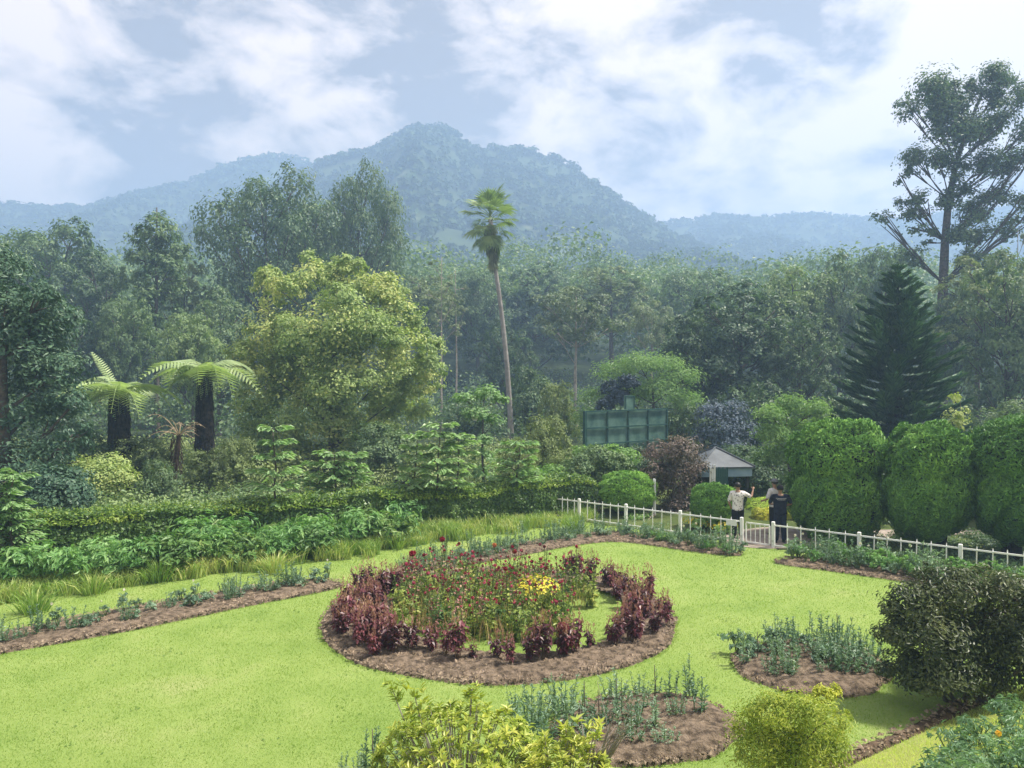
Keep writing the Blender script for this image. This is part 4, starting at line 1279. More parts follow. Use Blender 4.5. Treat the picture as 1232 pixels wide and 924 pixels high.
# ------------------------------------------------------------------ bedding plants, built by kind and copied
LF_SNAP = leaf_mat('bluish_green_leaves', (.045, .085, .055), (.10, .155, .105), (.19, .25, .18), .3, .45, .35, 3, wn=.3)
LF_COL = leaf_mat('dark_purple_leaves', (.022, .008, .011), (.060, .018, .024), (.15, .05, .058), .22, .4, .35, 3, (1.5, .5, .6))
LF_COLTIP = leaf_mat('pinkish_spikes', (.12, .05, .05), (.23, .12, .105), (.32, .22, .15), .25, .6)
LF_DAH = leaf_mat('dahlia_leaves', (.06, .095, .02), (.14, .18, .04), (.28, .27, .08), .3, .45, .3, 3)
LF_HERB = leaf_mat('herb_leaves', (.05, .115, .035), (.10, .19, .065), (.18, .27, .11), .35, .45, .3, 1.5)
STEM = plain_mat('green_stem', (.07, .12, .035), (.13, .17, .06), 6, .7)
STEM_RED = plain_mat('brown_stem', (.10, .055, .035), (.18, .12, .06), 6, .8)
PET_RED = leaf_mat('crimson_petals', (.16, .006, .018), (.34, .016, .045), None, .25, .4, .3, 5, (1.4, .5, .5), gain=1)
PET_MAR = leaf_mat('maroon_petals', (.085, .012, .015), (.20, .03, .04), None, .2, .5, .3, 5, (1.4, .5, .5), gain=1)
PET_ROSE = leaf_mat('rose_petals', (.34, .035, .085), (.52, .11, .17), None, .3, .5, .3, 5, (1.3, .6, .7), gain=1)
PET_CORAL = leaf_mat('coral_petals', (.52, .16, .09), (.65, .28, .16), None, .3, .5, gain=1)
PET_YEL = leaf_mat('yellow_petals', (.55, .48, .03), (.75, .66, .08), None, .3, .5, gain=1)
PET_WHITE = leaf_mat('white_petals', (.6, .55, .48), (.75, .72, .66), None, .3, .5, gain=1)


def snap_plant(h, stems, nl, leaf):
    """upright stems set with narrow leaves all the way up"""
    t = thing('bedding_plant', None, 'plant')
    sb, fb = MB(), MB()
    for i in range(stems):
        a = i * 2.4; r = .05 * math.sqrt(i)
        hh = h * RD.uniform(.6, 1.05) if i else h
        p0 = np.array([math.cos(a) * r, math.sin(a) * r, -.02]); p1 = p0 * [2.2, 2.2, 1] + [0, 0, hh]
        ln = bez(p0, (p0 + p1) / 2 + rng.normal(size=3) * .015, p1, 5)
        tube(sb, ln, np.linspace(.007, .003, 5), 4)
        s = rng.uniform(.08, 1.0, nl)[:, None]
        P = p0 * (1 - s) + p1 * s
        D = rdirs(nl); D[:, 2] = .75 * np.abs(D[:, 2]) + .15
        lf = leaf * (1.05 - .5 * s[:, 0])
        leafcards(fb, P + unit(D) * lf[:, None] * .5, rdirs(nl) * .5 + [0, 0, .8], lf, .34, axis=D)
    sb.build('stem', STEM, t); fb.build('foliage', LF_SNAP, t)
    return Kit(t)
def bushy_plant(w, h, n, leaf, mat, asp=.4, flower=None, cat='plant', name='leafy_plant', nf=3):
    t = thing(name, None, cat)
    sb, fb = MB(), MB()
    for i in range(7):
        a = i * 2.4; e = np.array([math.cos(a) * w * .33, math.sin(a) * w * .33, h * RD.uniform(.6, .95)])
        tube(sb, bez((0, 0, -.02), e * [.3, .3, .5], e, 4), np.linspace(.009, .004, 4), 4)
    crown_leaves(fb, ball_lobes(w, h * .08, h, 8, .55, .5), n, leaf, asp, clump=.5, per=14, up=.5)
    sb.build('stem', STEM, t); fb.build('foliage', mat, t)
    if flower:
        fl = MB()
        for i in range(nf):
            c = np.array([RD.uniform(-.3, .3) * w, RD.uniform(-.3, .3) * w, h * RD.uniform(.95, 1.12)])
            D = rdirs(12); leafcards(fl, c + D * .022, D, .042, .9)
        fl.build('flower', flower, t)
    return Kit(t)
SNAP = [snap_plant(.62, 3, 46, .10), snap_plant(.5, 6, 34, .10), snap_plant(.75, 2, 54, .09), snap_plant(.38, 5, 26, .09), snap_plant(.58, 9, 34, .10)]
SMALL = [bushy_plant(.42, .34, 190, .085, LF_SNAP, .36), bushy_plant(.5, .42, 220, .085, LF_HERB, .36), bushy_plant(.36, .5, 190, .08, LF_SNAP, .3, PET_WHITE, nf=1)]

def strip(a, b, n, rows, w, jit=.12):
    a, b = np.array(a), np.array(b)
    out = []
    d = unit((b - a)[None])[0]; nn = np.array([-d[1], d[0]])
    for r in range(rows):
        for i in range(n):
            f = (i + .5 + RD.uniform(-.35, .35) + .5 * (r % 2)) / n
            out.append(a + (b - a) * f + nn * ((r - (rows - 1) / 2) * w + RD.uniform(-jit, jit)))
    return out
def along(pts, n, rows, w):
    out = []
    pts = np.array(pts); L = np.linalg.norm(np.diff(pts, axis=0), axis=1); T = L.sum()
    for i in range(len(pts) - 1): out += strip(pts[i], pts[i + 1], max(1, round(n * L[i] / T)), rows, w)
    return out
def plant_bed(kits, places, sc, labels, group, keep=lambda p: RD.random() < .9):
    """labels: (test on x, label) pairs - the stretch of the bed a plant stands in"""
    for i, p in enumerate(places):
        if not keep(p): continue
        k = RD.choice(kits)
        lab = next(l for f_, l in labels if f_(p))
        s = sc * RD.uniform(.7, 1.25)
        k.put((p[0], p[1], lawn_z(p[0], p[1]) + .02), RD.uniform(0, 6.28), (s, s, s * RD.uniform(.85, 1.15)), lab, group)
G1 = 'seedlings in the long left bed'
plant_bed([SNAP[0], SNAP[1], SNAP[4], SMALL[0], SMALL[0], SMALL[2]], along([gp(-40, 783), gp(90, 756), gp(240, 727), gp(395, 701)], 25, 2, .34), .82,
    [(lambda p: p[0] < -7.2, 'blue green seedling in the left bed near the left edge of the view'), (lambda p: p[0] < -5.4, 'blue green seedling in the middle stretch of the left bed'), (lambda p: True, 'blue green seedling at the rounded inner end of the left bed')], G1)
G2 = 'seedlings in the back corner bed'
plant_bed([SNAP[0], SNAP[1], SNAP[2], SNAP[3], SNAP[4], SMALL[0]], along([gp(482, 688), gp(560, 672), gp(640, 656), gp(715, 644), gp(760, 644)], 26, 3, .30), .8,
    [(lambda p: p[0] < -1.2, 'blue green seedling at the left tip of the back bed behind the dahlias'), (lambda p: p[0] < 1.2, 'blue green seedling in the back bed directly behind the round bed'), (lambda p: True, 'blue green seedling at the bend of the back bed nearest the fence')], G2)
plant_bed([SNAP[0], SNAP[1], SNAP[4], SMALL[0], SMALL[1], SMALL[2]], along([gp(765, 647), gp(820, 655), gp(890, 666)], 13, 3, .32), .85,
    [(lambda p: True, 'green bedding plant in the back bed left of the gate')], G2)
G3 = 'bedding plants in the bed along the fence'
plant_bed([SMALL[0], SMALL[1], SMALL[2], SNAP[4], SMALL[1]], along([gp(943, 673), gp(990, 676), gp(1060, 686), gp(1150, 701), gp(1260, 720)], 20, 3, .36), 1.12,
    [(lambda p: p[0] < 8.0, 'leafy green bedding plant right of the gate along the fence'), (lambda p: p[0] < 9.6, 'leafy green bedding plant in the middle of the fence bed'), (lambda p: True, 'leafy green bedding plant in the fence bed behind the dark bush')], G3)
G4 = 'seedlings in the oval bed'
pl_ = [np.array([4.78, 11.9]) + [math.cos(a) * r * 1.05, math.sin(a) * r * .85] for a, r in [(i * 2.4, 1.12 * math.sqrt((i + .4) / 44)) for i in range(44)]]
plant_bed([SNAP[0], SNAP[2], SNAP[4], SNAP[1], SMALL[0]], pl_, .95,
    [(lambda p: p[1] < 11.5, 'blue green snapdragon like seedling on the near side of the oval bed'), (lambda p: p[0] < 4.8, 'blue green snapdragon like seedling on the left side of the oval bed'), (lambda p: True, 'blue green snapdragon like seedling on the far right side of the oval bed')], G4, lambda p: p[1] > 11.25 and RD.random() < .95)
G5 = 'seedlings in the near bed'
pl_ = [np.array(gp(x, y)) for x, y in ((700, 868), (712, 900), (690, 890), (748, 870), (760, 900), (775, 862), (790, 885), (742, 850), (770, 845), (806, 850), (830, 850), (815, 868), (800, 905), (845, 868), (725, 880), (650, 870), (640, 890), (655, 905), (835, 845), (790, 845), (760, 880), (620, 860), (675, 862))]
plant_bed([SNAP[0], SNAP[2], SNAP[4], SNAP[4], SNAP[1]], pl_, .88,
    [(lambda p: p[0] < 1.1, 'grey green seedling in the near bed beside the azalea shrub'), (lambda p: p[0] < 1.9, 'grey green seedling in the middle of the near bed'), (lambda p: True, 'bushy grey green seedling at the right of the near bed')], G5, lambda p: True)
pl_ = [np.array(gp(x, y)) for x, y in ((440, 935), (452, 928), (465, 940), (478, 925), (490, 935), (430, 945), (410, 945), (505, 940))]
plant_bed([SNAP[0], SNAP[2]], pl_, .7, [(lambda p: True, 'thin grey green seedling at the bottom edge left of the azalea shrub')], G5, lambda p: True)
# thin dark stakes beside seedlings
for i, (px, py, h) in enumerate(((447, 945, .6), (703, 880, .62), (720, 880, .5), (742, 868, .52), (912, 800, .5), (788, 850, .55), (1008, 775, .5))):
    x, y = gp(px, py)
    mb = MB(); tube(mb, [(0, 0, -.05), (.01, 0, h * .5), (0, .01, h)], [.008, .007, .005], 5)
    o = mb.build('plant_stake', BARK, None, True, (x, y, .02))
    tag(o, ('thin dark stake at the bottom edge among seedlings', 'tall thin stake in the near bed beside the azalea', 'short thin stake in the near bed, second from the azalea', 'thin stake in the left middle of the near bed', 'thin stake at the left end of the oval bed', 'thin stake at the back of the near bed', 'thin stake at the far side of the oval bed')[i], 'stake', 'plant stakes')

# ---- the round bed: dark purple plants on its rim, dahlias inside
def purple_plant(h, w, n, leaf, tips):
    t = thing('purple_plant', None, 'plant')
    sb, fb, tb = MB(), MB(), MB()
    for i in range(tips):
        a = i * 2.4; r = w * .42 * math.sqrt((i + .3) / tips)
        e = np.array([math.cos(a) * r, math.sin(a) * r, h * RD.uniform(.7, 1.0)])
        tube(sb, bez((e[0] * .25, e[1] * .25, -.02), e * [.7, .7, .5], e, 4), np.linspace(.009, .004, 4), 4)
        k = n // tips
        s = rng.uniform(.25, 1, k)[:, None]
        P = np.array([e[0] * .3, e[1] * .3, 0]) * (1 - s) + e * s
        D = rdirs(k); D[:, 2] = D[:, 2] * .3 - .35
        leafcards(fb, P + unit(D) * leaf * .55, rdirs(k) * .35 + [0, 0, .8] + D * [.4, .4, 0], leaf, .55, axis=D)
        k = 12
        leafcards(tb, e + np.c_[rng.normal(size=(k, 2)) * .014, rng.uniform(-.05, .17, k)], rdirs(k), .06, .3, axis=np.array([0, 0, 1.0]) + rdirs(k) * .5)
    sb.build('stem', STEM_RED, t); fb.build('foliage', LF_COL, t); tb.build('flower_spike', LF_COLTIP, t)['kind'] = 'stuff'
    return Kit(t)
PUR = [purple_plant(.52, .42, 150, .105, 6), purple_plant(.62, .5, 210, .11, 8), purple_plant(.42, .34, 90, .10, 4), purple_plant(.72, .36, 150, .105, 6)]
GP_ = 'dark purple plants on the rim of the round bed'
def ring(a0, a1, n, r0, r1): return [(math.radians(a0 + (a1 - a0) * (i + .5 + RD.uniform(-.35, .35)) / n), RD.uniform(r0, r1)) for i in range(n)]
spots = [(a, r, 'dark purple leaved plant in the thick clump on the left rim of the round bed') for a, r in ring(152, 232, 40, 2.45, 3.15)]
spots += [(a, r, 'dark purple leaved plant in the thick clump on the right rim of the round bed') for a, r in ring(-38, 22, 20, 2.45, 3.2)]
spots += [(a, r, 'dark purple leaved plant in the loose row on the near rim of the round bed') for a, r in ring(232, 318, 13, 2.4, 2.75)]
spots += [(a, r, 'dark purple leaved plant on the far right rim of the round bed') for a, r in ring(22, 62, 8, 2.7, 3.1)]
spots += [(a, r, 'purple plant on the far left rim of the round bed, behind the big left group') for a, r in ring(128, 152, 5, 2.6, 3.0)]
for a, r, lab in spots:
    x, y = RC + [math.cos(a) * r, math.sin(a) * r]
    s = RD.uniform(.62, 1.04)
    if 'thick clump' in lab: lab = lab.replace('dark purple leaved', 'purple').replace('on the left rim of', 'at the left of').replace('on the right rim of', 'at the right of').replace('in the thick clump', 'in the outer row' if r > 2.8 else 'in the inner row')
    RD.choice(PUR).put((x, y, .03), RD.uniform(0, 6.28), s, lab, GP_)
x, y = gp(677, 792)
t = purple_plant(.5, .3, 60, .1, 4).root
t.location = (x, y, .02); tag(t, 'small plant with a rosy red head alone on the near rim', None, GP_)
rb = MB(); D = rdirs(60); leafcards(rb, D * [.11, .11, .1] + [0, 0, .46], D, .08, .6); rb.build('flower_head', PET_MAR, t)

def dahlia(h, stems, nl, heads, leafmat=LF_DAH, hr=.05):
    """thin branching stems, sparse leaves low down, flower heads on top"""
    t = thing('dahlia', None, 'plant')
    sb, fb = MB(), MB()
    tips = []
    for i in range(stems):
        a = i * 2.4 + RD.random(); r = .10 + .05 * i
        e = np.array([math.cos(a) * r, math.sin(a) * r, h * (1 if i == 0 else RD.uniform(.62, .97))])
        p = bez((e[0] * .15, e[1] * .15, -.02), (e[0] * .5, e[1] * .5, e[2] * .55), e, 6)
        tube(sb, p, np.linspace(.011, .005, 6), 4)
        tips.append(e)
        for q in (3, 4):
            e2 = p[q] + rng.normal(size=3) * [.12, .12, .04] + [0, 0, h * .16]
            tube(sb, bez(p[q], (p[q] + e2) / 2 + rng.normal(size=3) * .02, e2, 4), [.006, .005, .004, .003], 4)
            tips.append(e2)
        s = rng.beta(1.2, 1.7, nl)[:, None]
        P = p[0] * (1 - s) ** 2 + 2 * s * (1 - s) * np.array([e[0] * .5, e[1] * .5, e[2] * .55]) + s ** 2 * e
        D = rdirs(nl); D[:, 2] = D[:, 2] * .4 + .05
        leafcards(fb, P + unit(D) * .055 * (1.3 - s), rdirs(nl) * .5 + [0, 0, .7], .105 * (1.25 - .6 * s[:, 0]), .5, axis=D)
    sb.build('stem', STEM, t); fb.build('foliage', leafmat, t)
    order = [0] + RD.sample(range(1, len(tips)), len(tips) - 1)
    for i, (mat, sz) in enumerate(heads):
        hb_ = MB(); k = 34 if sz > .045 else 16
        D = rdirs(k)
        leafcards(hb_, D * sz * .55, D + rdirs(k) * .3, sz * .95, .7)
        hb_.build('flower_head', mat, t).location = tips[order[i % len(tips)]]
    return Kit(t)
DK = [dahlia(.95, 3, 26, [(PET_ROSE, .045), (PET_RED, .04), (PET_MAR, .045), (PET_MAR, .035), (PET_ROSE, .035), (PET_MAR, .03), (PET_ROSE, .03), (PET_ROSE, .03)]), dahlia(1.1, 3, 24, [(PET_RED, .05), (PET_MAR, .04), (PET_MAR, .035), (PET_ROSE, .04), (PET_RED, .035), (PET_ROSE, .035)]), dahlia(.8, 4, 24, [(PET_ROSE, .05), (PET_ROSE, .035), (PET_MAR, .04), (PET_MAR, .035), (PET_ROSE, .04), (PET_ROSE, .035)]),
      dahlia(1.0, 4, 16, [(PET_MAR, .035), (PET_MAR, .04), (PET_MAR, .03), (PET_MAR, .03), (PET_ROSE, .03), (PET_MAR, .03)], LF_COLTIP), dahlia(.7, 4, 30, [(PET_ROSE, .035), (PET_MAR, .03), (PET_ROSE, .03), (PET_ROSE, .03)])]
GD = 'dahlias in the middle of the round bed'
def inside(n, rmax, seed):
    out = []
    for i in range(n):
        r = rmax * math.sqrt((i + .5) / n); a = i * 2.39996 + seed
        out.append((RC[0] - .05 + r * math.cos(a) + RD.uniform(-.12, .12), RC[1] + .2 + r * math.sin(a) * .95 + RD.uniform(-.12, .12)))
    return out
for x, y in inside(80, 2.05, .3):
    if x > RC[0] + 1.3 and y < RC[1] + .4: continue
    lab = 'spent dahlia stalk with maroon heads at the back of the round bed' if y > RC[1] + 1.0 else ('dahlia with small rosy and maroon heads on the left of the round bed' if x < RC[0] - .5 else ('leggy dahlia with drooping maroon heads on the right of the round bed' if x > RC[0] + .55 else 'dahlia with sparse maroon heads in the middle of the round bed'))
    k = RD.choice(DK)
    k.put((x, y, .0), RD.uniform(0, 6.28), min(RD.uniform(.82, 1.15), (4.74 - .238 * y) * RD.uniform(.85, 1.05)), lab, GD)
def flower_at(px, py, d, heads, lab):
    h = Z(py, d)
    k = dahlia(h, 2, 30, heads)
    k.root.location = (X(px, d), d, 0)
    k.root.rotation_euler = (0, 0, 0)
    tp = [c for c in k.root.children if c.name.startswith('flower_head')]
    tp[0].location = (0, 0, h); tag(k.root, lab, None, GD)
    sb = MB(); tube(sb, bez((0, 0, 0), (.03, 0, h * .5), (0, 0, h), 6), np.linspace(.012, .006, 6), 5); sb.build('stem', STEM, k.root)
flower_at(496, 666, 15.6, [(PET_RED, .10)], 'tall dahlia with a big round crimson bloom, leftmost of the tall blooms')
flower_at(532, 649, 16.2, [(PET_RED, .085)], 'tallest dahlia, dark red bloom standing highest over the round bed')
flower_at(595, 656, 16.3, [(PET_CORAL, .07)], 'tall dahlia with a single coral pink bloom')
flower_at(619, 664, 16.2, [(PET_RED, .075)], 'tall dahlia with a crimson bloom right of the coral one')
flower_at(640, 676, 15.9, [(PET_MAR, .055)], 'dahlia with one dark maroon ball bloom right of the middle')
flower_at(655, 658, 16.4, [(PET_MAR, .05), (PET_MAR, .05), (PET_MAR, .045)], 'tall dahlia with a cluster of dull maroon heads at the back right')
flower_at(603, 714, 14.6, [(PET_ROSE, .06), (PET_ROSE, .05)], 'dahlia with rosy pink blooms in the centre of the round bed')
flower_at(515, 690, 15.2, [(PET_ROSE, .055), (PET_ROSE, .045)], 'dahlia with several rosy blooms under the big crimson one')
x, y = gp(645, 770)
t = bushy_plant(.95, .75, 620, .085, LF_DAH, .3, None, 'plant', 'yellow_flower_plant').root
t.location = (X(645, 13.9), 13.9, 0); tag(t, 'green plant covered in yellow flowers in the round bed', 'plant')
fl = MB(); n = 190; D = rdirs(n); D[:, 2] = np.abs(D[:, 2])
leafcards(fl, D * [.42, .40, .17] + [0, 0, .68] + rng.normal(size=(n, 3)) * .03, D + [0, 0, .6], .06, .8); fl.build('flowers', PET_YEL, t)['kind'] = 'stuff'
LF_LOW = leaf_mat('low_green_leaves', (.03, .07, .02), (.07, .13, .035), (.14, .19, .06), .3, .45, .3, 3)
LOWK = [bushy_plant(.7, .42, 240, .10, LF_LOW, .4, name='foliage_plant'), bushy_plant(.6, .5, 220, .10, LF_DAH, .35, name='foliage_plant')]
for i, (x, y) in enumerate(inside(44, 2.05, 1.1)):
    if x > RC[0] + 1.2 and y < RC[1] + .3: continue
    LOWK[i % 2].put((x, y, 0), RD.uniform(0, 6.28), RD.uniform(.7, 1.1), 'low green foliage plant under the dahlia stalks' if y > RC[1] else 'low green foliage plant at the near foot of the dahlias', 'low foliage between the dahlias')
# withered stalks round the dahlias
mb = MB(); n = 1500
a = rng.uniform(0, 6.28, n); r = 1.9 * np.sqrt(rng.uniform(0, 1, n))
P = np.c_[RC[0] - .1 + r * np.cos(a), RC[1] + .15 + r * np.sin(a), a * 0]
k = ~((P[:, 0] > RC[0] + .9) & (P[:, 1] < RC[1] + .3))
blades(mb, P[k], np.array([0, 0, 1.0]) + rdirs(n)[k] * .28, .5, .006, 0, .1)
mb.build('withered_stems', leaf_mat('withered_stems_straw', (.16, .14, .05), (.30, .22, .11), (.34, .17, .13), .25, .7), None)['kind'] = 'stuff'

# ---- leafy herbs and long grass between lawn and hedge
HERB = [bushy_plant(1.1, .95, 620, .15, LF_HERB, .34, name='herb_plant'), bushy_plant(.95, .8, 520, .14, LF_HERB, .3, name='herb_plant'), bushy_plant(1.2, .75, 620, .16, LF_LOW, .36, name='herb_plant')]
GH = 'leafy herbs in front of the hedge'
herbs = []
for a in np.arange(-1.5, 10.2, .62):
    for s in (.95, 1.6, 2.25):
        if s > 2 and a > 7.5: continue
        herbs.append((a + RD.uniform(-.25, .25), s + RD.uniform(-.2, .2)))
for a, s in herbs:
    x, y = HA + HD * a + HN * s
    lab = 'bushy green herb plant at the left end of the hedge' if a < 2 else ('bushy green herb plant before the middle of the hedge' if a < 6 else 'bushy green herb plant towards the right end of the hedge')
    lab += ', back row' if s < 1.25 else (', middle row' if s < 1.95 else ', front row')
    sc = RD.uniform(.9, 1.3) * (.72 if a < 4.2 and s < 2 else 1.0)
    RD.choice(HERB).put((x, y, 0), RD.uniform(0, 6.28), sc, lab, GH)
LF_LONG = leaf_mat('long_grass_blades', (.07, .13, .025), (.14, .20, .05), (.30, .30, .12), .35, .5, .3, 1.2)
mb = MB(); n = 26000
a = rng.uniform(-3, 16.2, n); s = np.where(a < 8.5, rng.uniform(1.9, 3.35, n), rng.uniform(.7, 2.3, n))
lim = np.interp(a, [-3, 2, 6, 9, 12, 16.2], [3.3, 3.2, 3.0, 2.6, 2.0, 1.6]) + (fbm(a / .8, a * 0, 3, 91) - .5) * .8
k = (s < lim) & (fbm(a / .6, s / .6, 3, 92) > .34)
P = np.c_[(HA + HD * a[:, None] + HN * s[:, None])[k], a[k] * 0]
blades(mb, P, np.array([0, 0, 1.0]) + rdirs(len(P)) * .38, .42 * (.6 + fbm(a / .9, s / .9, 2, 93)[k]), .010, 0, .35)
mb.build('long_grass', LF_LONG)['kind'] = 'stuff'
# tufts of strap leaved iris one can tell apart
t = thing('iris_clump', None, 'plant'); mb = MB(); n = 150
P = np.c_[rng.normal(size=(n, 2)) * .13, np.zeros(n)]
blades(mb, P, np.c_[P[:, :2] * 2.4, np.ones(n)] + rdirs(n) * .15, .75, .014, 0, .3); mb.build('leaves', LF_LONG, t)
KI = Kit(t)
for px, py, sc, lab in ((190, 700, .85, 'clump of long arching strap leaves before the hedge at the left'), (110, 715, .7, 'clump of strap leaves left of the biggest arching clump'), (478, 660, .7, 'yellowish strap leaved clump right of the herbs'), (690, 640, .8, 'pale strap leaved clump by the left end of the fence'), (330, 690, .8, 'clump of strap leaves behind the left bed, in front of the young tree'), (40, 738, .75, 'clump of strap leaves at the left edge behind the left bed'), (420, 668, .7, 'short strap leaved clump at the end of the herbs')):
    x, y = gp(px, py); KI.put((x, y, 0), RD.uniform(0, 6), sc, lab, 'strap leaved clumps')

# ---- marigold plants on the bank
BANK_K = [bushy_plant(.6, .5, 460, .085, leaf_mat('marigold_leaves', (.06, .11, .06), (.12, .19, .11), (.23, .30, .19), .3, .45, .35, 3), .26, None, name='marigold_plant'), bushy_plant(.5, .4, 380, .075, bpy.data.materials['marigold_leaves'], .26, leaf_mat('orange_petals', (.55, .22, .02), (.7, .35, .04), None, .3), name='marigold_plant', nf=1)]
for i, (px, py) in enumerate(((1178, 880), (1150, 905), (1200, 905), (1225, 885), (1190, 935), (1235, 930), (1140, 940), (1215, 862), (1165, 955), (1250, 900))):
    d = 7.6
    for _ in range(25):                       # where the sight line meets the bank
        x = X(px, d); s_v = float((np.array([x, d]) - BA) @ BN)
        z = float(bank_z(np.array(max(s_v, 0)))) + .22
        d = (CH - z) * F / (py - HY)
    BANK_K[int(i == 2)].put((x, d, z - .22), RD.uniform(0, 6), RD.uniform(.75, 1.0), ('grey green marigold plant on the grass bank in the bottom right corner' if i != 2 else 'grey green marigold plant with an orange bloom on the bottom right bank'), 'marigolds on the bank')

# ---- short grass on lawn, bank and bed edges
def bare(P):
    r = np.zeros(len(P), bool)
    for poly, hole in SOILBEDS:
        q = inpoly(P, poly)
        if hole is not None: q &= ~inpoly(P, hole)
        r |= q
    return r
mb = MB(); n = 420000
y = 6 + 19 * rng.uniform(0, 1, n) ** 1.7; x = rng.uniform(-.72, .72, n) * y
P = np.c_[x, y]
ok = inpoly(P, LAWN_POLY) & ~bare(P) & (((P - BA) @ BN) < -.02)
P = P[ok]
P3 = np.c_[P, lawn_z(P[:, 0], P[:, 1]) - .002]
D = np.array([0, 0, 1.0]) + rdirs(len(P)) * .8; D[:, 2] = np.abs(D[:, 2]) + .15
blades(mb, P3, D, .026 * (.6 + .8 * fbm(P[:, 0] / .5, P[:, 1] / .5, 3, 15)) * (.6 + P[:, 1] / 24), .0028 * (.6 + P[:, 1] / 14), 0, seg=1)
o = mb.build('lawn_grass', BLADE); o['kind'] = 'stuff'
mb = MB(); n = 70000
s = rng.uniform(0, 4, n) ** 1.0; a = rng.uniform(-4, 7, n)
P = BA + BD * a[:, None] + BN * s[:, None]
z = bank_z(s) + (fbm(a / .8, s / .8, 3, 9) - .5) * .12 * sst(0, .4, s) + .008
D = np.array([0, 0, 1.0]) + rdirs(n) * .7
blades(mb, np.c_[P, z], D, .055, .0035, 0, seg=1)
mb.build('bank_grass', leaf_mat('bank_grass_blades', (.16, .22, .05), (.27, .32, .09), (.36, .37, .15), .5, .55, .2, .9))['kind'] = 'stuff'
# crumbs of soil on the beds
def clods(n, ymin=8, ymax=22):
    out = []
    for (poly, hole), h_ in zip(SOILBEDS, (.06, .06, .06, .06, .1, .1, .1, .02)):
        q = np.asarray(poly); A = .5 * abs(np.dot(q[:, 0], np.roll(q[:, 1], 1)) - np.dot(q[:, 1], np.roll(q[:, 0], 1)))
        k = int(n * A)
        lo, hi = q.min(0), q.max(0); bb = (hi - lo).prod()
        P = rng.uniform(lo, hi, (int(k * bb / max(A, .1)), 2))
        P = P[inpoly(P, q)]
        if hole is not None: P = P[~inpoly(P, hole)]
        out.append(P)
    return np.concatenate(out)
P = clods(300)
n = len(P); r = rng.uniform(.012, .045, n) * rng.uniform(.5, 1.3, n)
T8 = unit(np.array([(1, 0, .1), (-.5, .85, 0), (-.5, -.85, .1), (0, 0, 1.0)])) * [1, 1, .75]
T8 = np.vstack([T8, [[0, 0, -.4]]])
an = rng.uniform(0, 6.28, n); ca, sa = np.cos(an)[:, None], np.sin(an)[:, None]
jj = rng.uniform(.7, 1.3, (n, 5, 3))
V = np.stack([(T8[:, 0] * ca - T8[:, 1] * sa), (T8[:, 0] * sa + T8[:, 1] * ca), np.broadcast_to(T8[:, 2], (n, 5))], 2) * jj * r[:, None, None]
zz = lawn_z(P[:, 0], P[:, 1]) + .055
V = V + np.c_[P, zz][:, None, :]
idx = np.arange(n)[:, None] * 5
Fc = np.concatenate([idx + np.array([[0, 1, 3]]), idx + np.array([[1, 2, 3]]), idx + np.array([[2, 0, 3]])], 0)
MB().add(V.reshape(-1, 3), Fc).build('soil_crumbs', CLOD)['kind'] = 'stuff'
# litter on the soil, grass hanging over the cut edges
P = clods(150); n = len(P)
mb = MB(); leafcards(mb, np.c_[P, lawn_z(P[:, 0], P[:, 1]) + .075], rdirs(n) * .35 + [0, 0, 1.0], .05, .22)
mb.build('dry_litter', leaf_mat('dry_litter', (.16, .11, .07), (.36, .27, .17), (.50, .42, .28), .1, .9, gain=1))['kind'] = 'stuff'
E_ = []
for poly, hole in SOILBEDS[:7]:
    for q in (poly, hole):
        if q is None: continue
        q = np.asarray(q); nx_ = np.roll(q, -1, 0); L_ = np.linalg.norm(nx_ - q, axis=1)
        k = rng.choice(len(q), int(L_.sum() * 110), p=L_ / L_.sum())
        E_.append(q[k] + (nx_ - q)[k] * rng.uniform(0, 1, (len(k), 1)) + rng.normal(size=(len(k), 2)) * .022)
P = np.concatenate(E_); n = len(P)
mb = MB(); D = np.array([0, 0, 1.0]) + rdirs(n) * .9; D[:, 2] = np.abs(D[:, 2]) + .2
blades(mb, np.c_[P, lawn_z(P[:, 0], P[:, 1]) - .005], D, .065, .004, 0, seg=1)
mb.build('edge_grass', BLADE)['kind'] = 'stuff'
# a few weeds and clover patches in the lawn
C_ = np.c_[rng.uniform(-8, 8, 130), rng.uniform(8.6, 20, 130)]
C_ = C_[inpoly(C_, LAWN_POLY) & ~bare(C_)]
k = rng.integers(0, len(C_), 900); P = C_[k] + rng.normal(size=(900, 2)) * rng.uniform(.05, .3, len(C_))[k][:, None]
P = P[~bare(P)]; n = len(P)
mb = MB(); leafcards(mb, np.c_[P, lawn_z(P[:, 0], P[:, 1]) + .014], rdirs(n) * .5 + [0, 0, 1.0], .032, .8)
mb.build('clover', leaf_mat('clover_leaves', (.13, .22, .045), (.21, .31, .075), None, .5, .5, gain=1))['kind'] = 'stuff'
